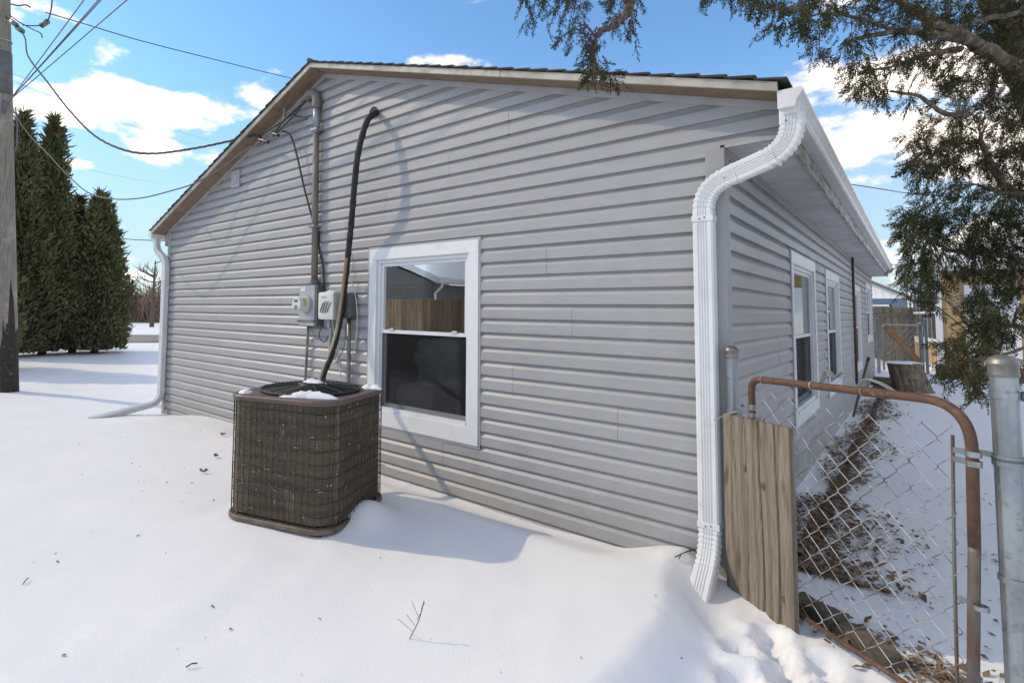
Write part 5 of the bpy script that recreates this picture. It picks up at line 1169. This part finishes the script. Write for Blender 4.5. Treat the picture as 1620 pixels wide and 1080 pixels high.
# ------------------------------------------------------------------ vegetation
def qmesh(name, V, mt, parent=None):      # V: (n,4,3) array of quads
    n = len(V); me = bpy.data.meshes.new(name); me.vertices.add(n * 4); me.vertices.foreach_set('co', V.reshape(-1).astype(np.float32))
    me.loops.add(n * 4); me.loops.foreach_set('vertex_index', np.arange(n * 4, dtype=np.int32)); me.polygons.add(n)
    me.polygons.foreach_set('loop_start', np.arange(0, n * 4, 4, dtype=np.int32)); me.update(calc_edges=True); me.validate()
    return link(name, me, mt, parent)
def arbor(name, label, px, top, dep, hw, nleaf=9000, seed=0, lean=0.0):
    g = np.random.default_rng(seed); tp = at(px, top, dep); x0, y0 = tp.x, tp.y; zb = gz(x0, y0); Ht = tp.z - zb; W = hw / FPX * dep * 1.0
    t_ = empty(name, (x0, y0, zb), label, 'tree', 'arborvitae trees by the pole')
    mb = MB(); mb.tube([(x0, y0, zb - .1), (x0 + .05, y0, zb + Ht * .5), (x0, y0, zb + Ht * .9)], .13, 8, scales=[1.2, .7, .1]); mb.build('trunk', 'bark', t_)
    def prof(h): return W * np.where(h < .28, .80 + .20 * np.sin(h / .28 * np.pi / 2), np.clip(1 - (h - .28) / .72, 0, 1) ** .88)
    # several spires make the outline uneven
    nsp = 6; spx = g.normal(0, .20, nsp) * W; spy = g.normal(0, .20, nsp) * W; sph = g.uniform(.70, .96, nsp); sph[0] = 1; spx[0] = spy[0] = 0
    k = np.where(g.random(nleaf) < .42, 0, g.integers(0, nsp, nleaf)); h = g.random(nleaf) ** .85
    ang = g.random(nleaf) * 2 * np.pi
    r = prof(h) * (1 + .15 * np.sin(ang * 5 + h * 9 + seed) + .12 * np.sin(ang * 3 - h * 17 + seed) + .08 * np.sin(ang * 9 + h * 31)) * (.74 + .30 * g.random(nleaf) ** .6)
    fall = np.clip((h - .15) / .85, 0, 1)
    cx = x0 + spx[k] * (.4 + .6 * fall); cy = y0 + spy[k] * (.4 + .6 * fall); r = r * np.where(k == 0, 1.0, .92)
    P = np.stack([cx + r * np.cos(ang), cy + r * np.sin(ang), zb + .12 + h * Ht * sph[k]], -1)
    out = np.stack([np.cos(ang), np.sin(ang), .9 + 0 * ang], -1) + g.normal(0, .35, (nleaf, 3)); out /= np.linalg.norm(out, axis=1)[:, None]
    side = np.cross(out, g.normal(0, 1, (nleaf, 3))); side /= np.linalg.norm(side, axis=1)[:, None]
    lg = (g.random(nleaf) < .14)[:, None]; ln = np.where(lg, g.uniform(.28, .50, nleaf)[:, None], g.uniform(.09, .22, nleaf)[:, None]); wd = np.where(lg, .032, g.uniform(.03, .065, nleaf)[:, None])
    V = np.stack([P - side * wd * .4, P + out * ln * .5 - side * wd, P + out * ln, P + out * ln * .5 + side * wd], 1)
    tag(qmesh('crown', V, 'arbor', t_), kind='stuff')
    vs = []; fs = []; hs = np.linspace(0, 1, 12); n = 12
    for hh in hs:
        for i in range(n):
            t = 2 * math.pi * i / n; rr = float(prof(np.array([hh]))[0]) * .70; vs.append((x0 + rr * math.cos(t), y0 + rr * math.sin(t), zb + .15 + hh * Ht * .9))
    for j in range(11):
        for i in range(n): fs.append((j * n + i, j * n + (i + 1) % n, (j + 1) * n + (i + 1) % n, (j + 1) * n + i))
    mb = MB(); mb.add(vs, fs); mb.build('dark_core', 'arborcore', t_)  # dark solid cone put inside the crown to block the view through it
arbor('arborvitae', 'tallest dark green arborvitae close behind the utility pole', 38, 186, 20.5, 56, 20000, 1)
arbor('arborvitae', 'tall arborvitae with double tip next to the pole', 86, 192, 21.5, 42, 18000, 2)
arbor('arborvitae', 'slim shorter arborvitae between the tall pair and the last one', 126, 318, 22.5, 27, 11000, 3)
arbor('arborvitae', 'conical arborvitae at the street end of the row', 161, 312, 22.5, 46, 17000, 4)
_s = onZ(160, 588, -.15) - Vector((.87, .49, 0)) * 5.2
def arbor_at(x, y, h_, wid, seed, label):
    global at
    keep = at; at = lambda px, py, dep: Vector((x, y, gz(x, y) + h_))
    arbor('arborvitae', label, 0, 0, FPX, wid, 12000, seed); at = keep
arbor_at(_s.x, _s.y, 6.2, 1.5, 6, 'broad arborvitae standing apart on the near side of the utility pole')
# low brush at the feet of the arborvitae
mb = MB()
for i in range(900):
    t = random.random(); p = onZ(40 + 150 * t, 552 - 6 * t + random.uniform(-3, 3), -.22); h_ = random.uniform(.05, .35); a = random.uniform(-.3, .3)
    mb.tube([p, p + Vector((a, random.uniform(-.3, .3), h_))], .008, 3, caps=False)
tag(mb.build('twiggy_undergrowth', 'twig'), kind='stuff', label='brown twigs and litter at the foot of the arborvitae row', cat='undergrowth')
# roadside brush
mb = MB(); bc = onZ(225, 509, -.3); bdir = dr
for i in range(8200):
    t = random.uniform(-18, 24); u_ = random.uniform(0, 9); p = bc + bdir * t - Vector((bdir.y, -bdir.x, 0)) * u_; p.z = -.35
    h_ = random.uniform(1.4, 4.6) * (1 + .2 * math.sin(t * .6)); a = Vector((random.uniform(-.45, .45), random.uniform(-.45, .45), 1)) * h_
    m_ = p + a * .5; e = p + a; r0 = random.uniform(.014, .038)
    mb.tube([p, m_ + Vector((random.uniform(-.2, .2), random.uniform(-.2, .2), 0)), e], r0, 3, caps=False)
tag(mb.build('roadside_brush', 'brush'), kind='stuff', label='dense bare reddish brown brush across the street', cat='brush')
# bare tree
def bare_tree(px, pyb, pyt, dep, name, label):
    b = at(px, pyb, dep); t = at(px, pyt, dep); h_ = t.z - b.z; o = empty(name, b, label, 'tree'); rr = random.Random(5); segs = []
    mb = MB(); mb.tube([b - Vector((0, 0, .3)), b + Vector((.05, 0, h_ * .5)), b + Vector((0, .1, h_ * .97))], h_ * .028, 8, scales=[1.3, .8, .25]); mb.build('trunk', 'bark', o, smooth=True)
    mb = MB()
    def grow(p, d, L, r, dep_):
        q = p + d * L * .5 + Vector((0, 0, L * .04)); e = p + d * L + Vector((0, 0, L * .14)); mb.tube([p, q, e], r, 4, caps=False, scales=[1, .75, .45])
        if dep_ > 0:
            for k in range(3 + (dep_ > 1)):
                s = rr.uniform(.35, 1.0); a = Vector((rr.uniform(-1, 1), rr.uniform(-1, 1), rr.uniform(-.1, .8))); nd_ = (d + a * .8).normalized(); grow(p.lerp(e, s), nd_, L * rr.uniform(.4, .6), r * .5, dep_ - 1)
    for i in range(16):
        f = rr.uniform(.32, .96); a = rr.uniform(0, 6.28); dd = Vector((math.cos(a), math.sin(a), rr.uniform(.0, .5))).normalized(); grow(b + Vector((0, 0, h_ * f)), dd, h_ * .36 * (1.12 - f * .75), h_ * .009, 2)
    mb.build('crown', 'bark', o, smooth=True)
bare_tree(240, 516, 408, 52, 'bare_tree', 'leafless tree standing across the street beside the far downspout')
bare_tree(207, 500, 440, 75, 'bare_tree', 'small leafless tree far across the street behind the brush')

# ---- juniper tree on the right
jt = empty('juniper_tree', (2.35, 1.05, -.12), 'large shaggy juniper tree with drooping sprays reaching over the eave', 'tree')
limbs = []
def limb(pts, r0, r1, name='limb'):
    P = crom([at(*p) if len(p) == 3 and not isinstance(p, Vector) else p for p in pts], 6); n = len(P); wob = [Vector((random.uniform(-1, 1), random.uniform(-1, 1), random.uniform(-1, 1))) * r0 * .16 for _ in P]
    P = [p + w_ for p, w_ in zip(P, wob)]
    mb = MB(); mb.tube(P, 1.0, 9, scales=[r0 + (r1 - r0) * i / (n - 1) * 1.0 + .10 * r0 * math.sin(i * 2.1) * math.sin(i * .9) for i in range(n)]); mb.build(name, 'bark', jt, smooth=True); limbs.append((P, r0)); return P
base = Vector((2.35, 1.05, -.25)); fork = at(1690, 330, 3.9)
limb([base, Vector((2.30, 1.0, .5)), at(1700, 480, 3.95), fork, at(1650, 200, 3.8), at(1600, 60, 3.7), at(1575, -120, 3.7), at(1560, -420, 3.7)], .13, .05, 'trunk')
limb([at(1665, 150, 3.6), at(1610, 108, 3.3), at(1545, 72, 3.1), at(1490, 42, 3.0), at(1425, 4, 2.9), at(1380, -25, 2.85)], .048, .015)
limb([at(1540, 66, 3.1), at(1480, 56, 3.0), at(1420, 50, 2.9), at(1370, 58, 2.8), at(1338, 67, 2.75)], .026, .006)
limb([at(1520, 78, 3.1), at(1460, 88, 3.0), at(1420, 104, 2.9), at(1380, 111, 2.85)], .018, .004)
limb([at(1680, -20, 3.5), at(1620, 18, 3.3), at(1560, 30, 3.15), at(1505, 48, 3.05)], .022, .010)
limb([at(1530, 183, 3.2), at(1490, 178, 3.1), at(1455, 153, 3.0), at(1408, 144, 2.9)], .016, .006)
limb([fork, at(1605, 305, 3.6), at(1570, 262, 3.5), at(1550, 215, 3.45)], .036, .012)
limb([fork, at(1640, 308, 3.6), at(1590, 306, 3.4), at(1546, 292, 3.3)], .020, .008)
limb([at(1690, 450, 3.9), at(1630, 420, 3.6), at(1570, 400, 3.4), at(1500, 395, 3.2), at(1450, 360, 3.1)], .03, .006)
limb([at(1700, 580, 3.7), at(1650, 540, 3.3), at(1600, 515, 3.1), at(1545, 535, 2.9), at(1515, 560, 2.8), at(1492, 582, 2.75)], .020, .004)
limb([at(1720, 560, 3.6), at(1640, 548, 3.0), at(1590, 560, 2.7), at(1540, 572, 2.6)], .012, .004)
limb([at(1600, 60, 3.7), at(1500, -60, 3.2), at(1300, -110, 2.7), at(1120, -70, 2.4), at(1010, -12, 2.3), at(996, 12, 2.28), at(975, 38, 2.25), at(948, 52, 2.25), at(938, 80, 2.25), at(946, 118, 2.25)], .04, .003)
limb([at(1300, -110, 2.7), at(1330, -40, 2.6), at(1290, 5, 2.55), at(1240, 15, 2.5), at(1190, 8, 2.45), at(1150, -8, 2.4)], .014, .003)
limb([at(1010, -12, 2.3), at(950, -25, 2.25), at(895, -14, 2.2), at(850, -6, 2.2)], .008, .002)
limb([at(1420, 50, 2.9), at(1360, 30, 2.75), at(1300, 22, 2.65), at(1255, 40, 2.6)], .012, .003)
limb([at(1500, 230, 3.3), at(1470, 250, 3.2), at(1445, 265, 3.1)], .012, .003)
def spray_template(seed):
    g = np.random.default_rng(seed); Q = []
    def leaf(p, d, l, wd):
        d = d / np.linalg.norm(d); n = np.array([0, 0, 1.0]) + g.normal(0, .5, 3); s = np.cross(d, n); s /= np.linalg.norm(s); Q.append([p, p + d * l * .45 - s * wd, p + d * l, p + d * l * .45 + s * wd])
    nodes = 10
    for i in range(nodes):
        t = i / nodes; p = np.array([t, .03 * math.sin(t * 5 + seed), .05 * math.sin(t * 3)])
        leaf(p, np.array([1, 0, 0.]), .16, .017)
        for sd in (-1, 1):
            L = (.12 + .30 * (1 - t)) * g.uniform(.6, 1.15); a = sd * g.uniform(.45, .8); dv = np.array([math.cos(a), math.sin(a), g.normal(0, .25)])
            m_ = 2 + int(L > .22)
            for k in range(m_):
                q = p + dv * L * k / m_; leaf(q, dv + g.normal(0, .15, 3), L / m_ * 1.4, .025)
                if k and g.random() < .8: leaf(q, np.array([math.cos(a * .1), math.sin(a * 1.6), g.normal(0, .3)]), L / m_ * .95, .020)
    return np.array(Q)
TPL = [spray_template(i) for i in range(6)]
def add_sprays(P, D, S, out, g):
    for p, d, s in zip(P, D, S):
        T = TPL[g.integers(0, 6)]; d = d / np.linalg.norm(d); r = np.cross(d, g.normal(0, 1, 3)); r /= np.linalg.norm(r); n = np.cross(d, r)
        out.append(p + (T[..., 0:1] * d + T[..., 1:2] * r + T[..., 2:3] * n) * s)
g = np.random.default_rng(11); FO = []; TW = MB()
clumps = [(845, 8, 20, 22, 14, 2.2), (838, 40, 10, 14, 4, 2.2), (878, 20, 16, 34, 16, 2.2), (908, 8, 26, 14, 14, 2.22), (912, 28, 14, 26, 10, 2.22), (893, 70, 14, 12, 6, 2.25), (925, 74, 20, 18, 14, 2.25), (940, 100, 16, 24, 16, 2.25), (938, 125, 14, 16, 12, 2.25), (962, 128, 12, 18, 10, 2.25), (972, 50, 8, 30, 9, 2.26), (998, 56, 8, 26, 9, 2.28), (985, 8, 24, 10, 8, 2.28),
          (1150, 2, 40, 10, 9, 2.45), (1205, 8, 34, 16, 16, 2.5), (1250, 22, 34, 28, 22, 2.55), (1270, 52, 14, 16, 7, 2.6), (1300, 20, 32, 22, 16, 2.6), (1330, 8, 40, 20, 14, 2.7), (1360, 45, 34, 30, 14, 2.75), (1290, 84, 10, 12, 5, 2.6), (1350, 90, 26, 24, 16, 2.75), (1362, 130, 24, 24, 20, 2.8), (1388, 152, 16, 16, 9, 2.85), (1416, 118, 14, 24, 9, 2.9), (1430, 75, 34, 26, 14, 2.9), (1400, 20, 40, 26, 22, 2.9), (1455, 25, 36, 24, 20, 3.0), (1465, 100, 30, 28, 16, 3.1), (1500, 60, 36, 36, 22, 3.2), (1540, 20, 46, 30, 30, 3.3), (1595, 30, 40, 40, 32, 3.4), (1590, 85, 40, 30, 26, 3.4), (1440, 168, 10, 10, 3, 3.0),
          (1530, 120, 40, 28, 24, 3.3), (1600, 145, 34, 34, 30, 3.5), (1500, 150, 28, 24, 12, 3.2), (1555, 190, 44, 30, 28, 3.5), (1605, 215, 30, 36, 28, 3.6), (1495, 205, 30, 22, 16, 3.3), (1455, 228, 22, 16, 9, 3.1), (1480, 248, 34, 24, 22, 3.2), (1530, 245, 36, 26, 22, 3.5), (1590, 275, 36, 30, 28, 3.6), (1455, 275, 20, 22, 12, 3.1), (1500, 290, 34, 26, 22, 3.3), (1560, 320, 44, 28, 30, 3.5), (1610, 340, 26, 36, 24, 3.5), (1485, 330, 34, 26, 22, 3.3), (1440, 345, 18, 12, 8, 3.05), (1430, 375, 14, 14, 8, 3.05), (1455, 362, 24, 22, 16, 3.1), (1520, 365, 40, 26, 30, 3.3), (1580, 385, 40, 28, 34, 3.4), (1465, 400, 34, 26, 26, 3.1), (1540, 412, 34, 22, 20, 3.2), (1600, 430, 26, 34, 22, 3.3), (1452, 440, 20, 26, 18, 3.1), (1478, 436, 20, 24, 10, 3.1), (1552, 452, 26, 26, 15, 3.1), (1600, 485, 22, 30, 16, 3.1), (1468, 478, 14, 22, 8, 3.05), (1555, 500, 26, 30, 18, 3.0), (1585, 525, 22, 16, 9, 3.0),
          (1545, 535, 24, 22, 11, 2.85), (1512, 556, 22, 18, 13, 2.8), (1508, 578, 20, 16, 9, 2.75), (1545, 560, 24, 22, 12, 2.8), (1515, 600, 20, 12, 6, 2.75), (1550, 610, 8, 22, 8, 2.5), (1595, 575, 14, 14, 5, 2.6),
          (1700, 60, 60, 80, 50, 3.8), (1720, 220, 70, 80, 55, 4.1), (1720, 380, 70, 70, 50, 4.1), (1560, -90, 110, 70, 70, 3.6), (1400, -90, 80, 50, 30, 3.1), (1690, -120, 90, 90, 60, 3.9), (1620, -260, 120, 80, 60, 3.9), (1850, 150, 80, 180, 80, 4.6), (1840, -150, 90, 120, 60, 4.5), (1250, -70, 60, 30, 14, 2.6), (1700, 540, 40, 40, 14, 3.7)]
allpts = np.array([list(p) for P, r in limbs for p in P])
for (cx, cy, rx, ry, n_, dp) in clumps:
    n = int(n_ * (3.8 if 1505 < cx < 1640 and cy < 420 else 2.9 if cx > 1420 else (1.9 if cx > 1020 else 1.5))); cy = cy - (9 if cx < 1020 else 0); inframe = cx < 1640
    C = np.array(at(cx, cy - ry * .6, dp)); 
    near = allpts[np.argmin(((allpts - C) ** 2).sum(1))]
    # twigs from the nearest limb into the clump
    for k in range(2 + n // 16):
        e = np.array(at(cx + g.uniform(-rx, rx) * .8, cy + g.uniform(-ry, ry) * .7, dp + g.normal(0, .12))); mid = near * .45 + e * .55 + np.array([0, 0, .05]) + g.normal(0, .02, 3)
        TW.tube(crom([Vector(near), Vector(mid), Vector(e)], 4), .0032, 4, caps=False, scales=list(np.linspace(1.2, .4, 9)))
    P = np.array([np.array(at(cx + g.uniform(-1, 1) * rx, cy + g.uniform(-1, 1) * ry - 8, dp + g.normal(0, .16))) for _ in range(n)])
    out = P - near; out /= (np.linalg.norm(out, axis=1)[:, None] + 1e-6)
    D = out * .5 + np.array([-.10, -.05, -.75]) + g.normal(0, .42, (n, 3))
    S = g.uniform(.055, .130, n) * (.72 if cx < 1020 else 1.0) * (1.0 if inframe else 1.9)
    add_sprays(P, D, S, FO, g)
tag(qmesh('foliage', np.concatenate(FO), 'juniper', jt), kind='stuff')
tag(TW.build('twigs', 'bark', jt, smooth=True), kind='stuff')

# ------------------------------------------------------------------ litter on the snow
def twig(pts, r, lab, grp=None, nm='twig'):
    P = [Vector(p) for p in pts]; mb = MB(); mb.tube(crom(P, 4) if len(P) > 2 else P, r, 5, scales=None); return mb
def sn(px, py, up=0.0):
    z = 0.0
    for _ in range(12):
        p = onZ(px, py, z); z = gz(p.x, p.y)
    p = onZ(px, py, z); p.z += up; return p
b0 = sn(648, 1010); mb = MB(); T = at(671, 950, (Vector(b0) - Vector(CAM)).dot(Vector(CF)))
mb.tube(crom([b0, b0.lerp(T, .5) + Vector((.01, 0, 0)), T], 5), .0022, 5)
for f, dx, dz in ((.35, -.05, .03), (.6, -.04, .05), (.5, .03, .05), (.8, .02, .03), (.2, -.09, .02)):
    q = b0.lerp(T, f); mb.tube([q, q + Vector((dx, 0, dz))], .0014, 4)
tag(mb.build('dead_weed', 'twig'), 'thin dead weed stem poking out of the open snow', 'weed')
q = sn(1100, 872, .012); mb = MB(); mb.tube(crom([q, sn(1085, 878, .02), sn(1068, 884, .012)], 5), .0035, 5); mb.tube([sn(1078, 880, .018), sn(1074, 887, .012)], .0025, 4); tag(mb.build('twig', 'twig'), 'forked twig lying on the snow beside the downspout', 'twig')
for k, (px, py, lab) in enumerate(((660, 752, 'dry grass tuft growing at the wall foot right of the air conditioner'), (618, 742, 'dry vine stem against the siding behind the air conditioner'))):
    b0 = sn(px, py + 12); mb = MB()
    for i in range(5):
        e = b0 + Vector((random.uniform(-.25, .25), random.uniform(-.04, .02), random.uniform(.05, .35))); mb.tube(crom([b0, b0.lerp(e, .5) + Vector((0, -.02, .06)), e], 4), .0018, 4)
    tag(mb.build('dead_weed', 'twig'), lab, 'weed')
curl = [(352, 690, 'curled dry leaf clump on the snow left of the air conditioner, farthest one'), (340, 724, 'small curled dry leaf between the air conditioner and the far downspout, middle one'), (322, 749, 'dark curled leaf on the snow, closest to the front of the air conditioner')]
for px, py, lab in curl:
    p = sn(px, py, .012); mb = MB()
    for i in range(5):
        a = random.uniform(0, 6.28); l = random.uniform(.02, .045); e = p + Vector((math.cos(a) * l, math.sin(a) * l, random.uniform(0, .035))); q = p.lerp(e, .5) + Vector((0, 0, .018)); s_ = Vector((-math.sin(a), math.cos(a), .4)) * .012
        mb.add([p, q - s_, e, q + s_], [(0, 1, 2), (0, 2, 3)])
    tag(mb.build('dry_leaf', 'leaf'), lab, 'leaf')
mb = MB()
for i in range(60):
    if i < 38: px, py = random.gauss(250, 70), random.uniform(668, 800)
    else: px, py = random.uniform(20, 1080), random.uniform(840, 1075)
    p = sn(px, py, .004)
    if -2.95 < p.x < -1.85 and p.y > -1.85: continue
    a = random.uniform(0, 6.28); l = random.uniform(.002, .010) if random.random() < .8 else .016; e = Vector((math.cos(a) * l, math.sin(a) * l, .003)); s_ = Vector((-e.y, e.x, 0)) * .35
    mb.add([p - e, p - s_ + Vector((0, 0, .004)), p + e, p + s_ + Vector((0, 0, .004))], [(0, 1, 2), (0, 2, 3)])
tag(mb.build('leaf_specks', 'twig'), kind='stuff', label='tiny dark leaf and bark specks scattered over the snow', cat='debris')
for (px, py, dx, dy, lab) in ((36, 926, 9, -8, 'stubby dark twig lying alone far out on the open snow'), (294, 1058, 18, -4, 'long thin straight twig lying flat on the open snow')):
    p = sn(px, py, .008); e = sn(px + dx, py + dy, .014); mb = MB(); mb.tube([p, p.lerp(e, .5) + Vector((0, 0, .006)), e], .003, 4); tag(mb.build('twig', 'twig'), lab, 'twig', 'single twigs on the snow')
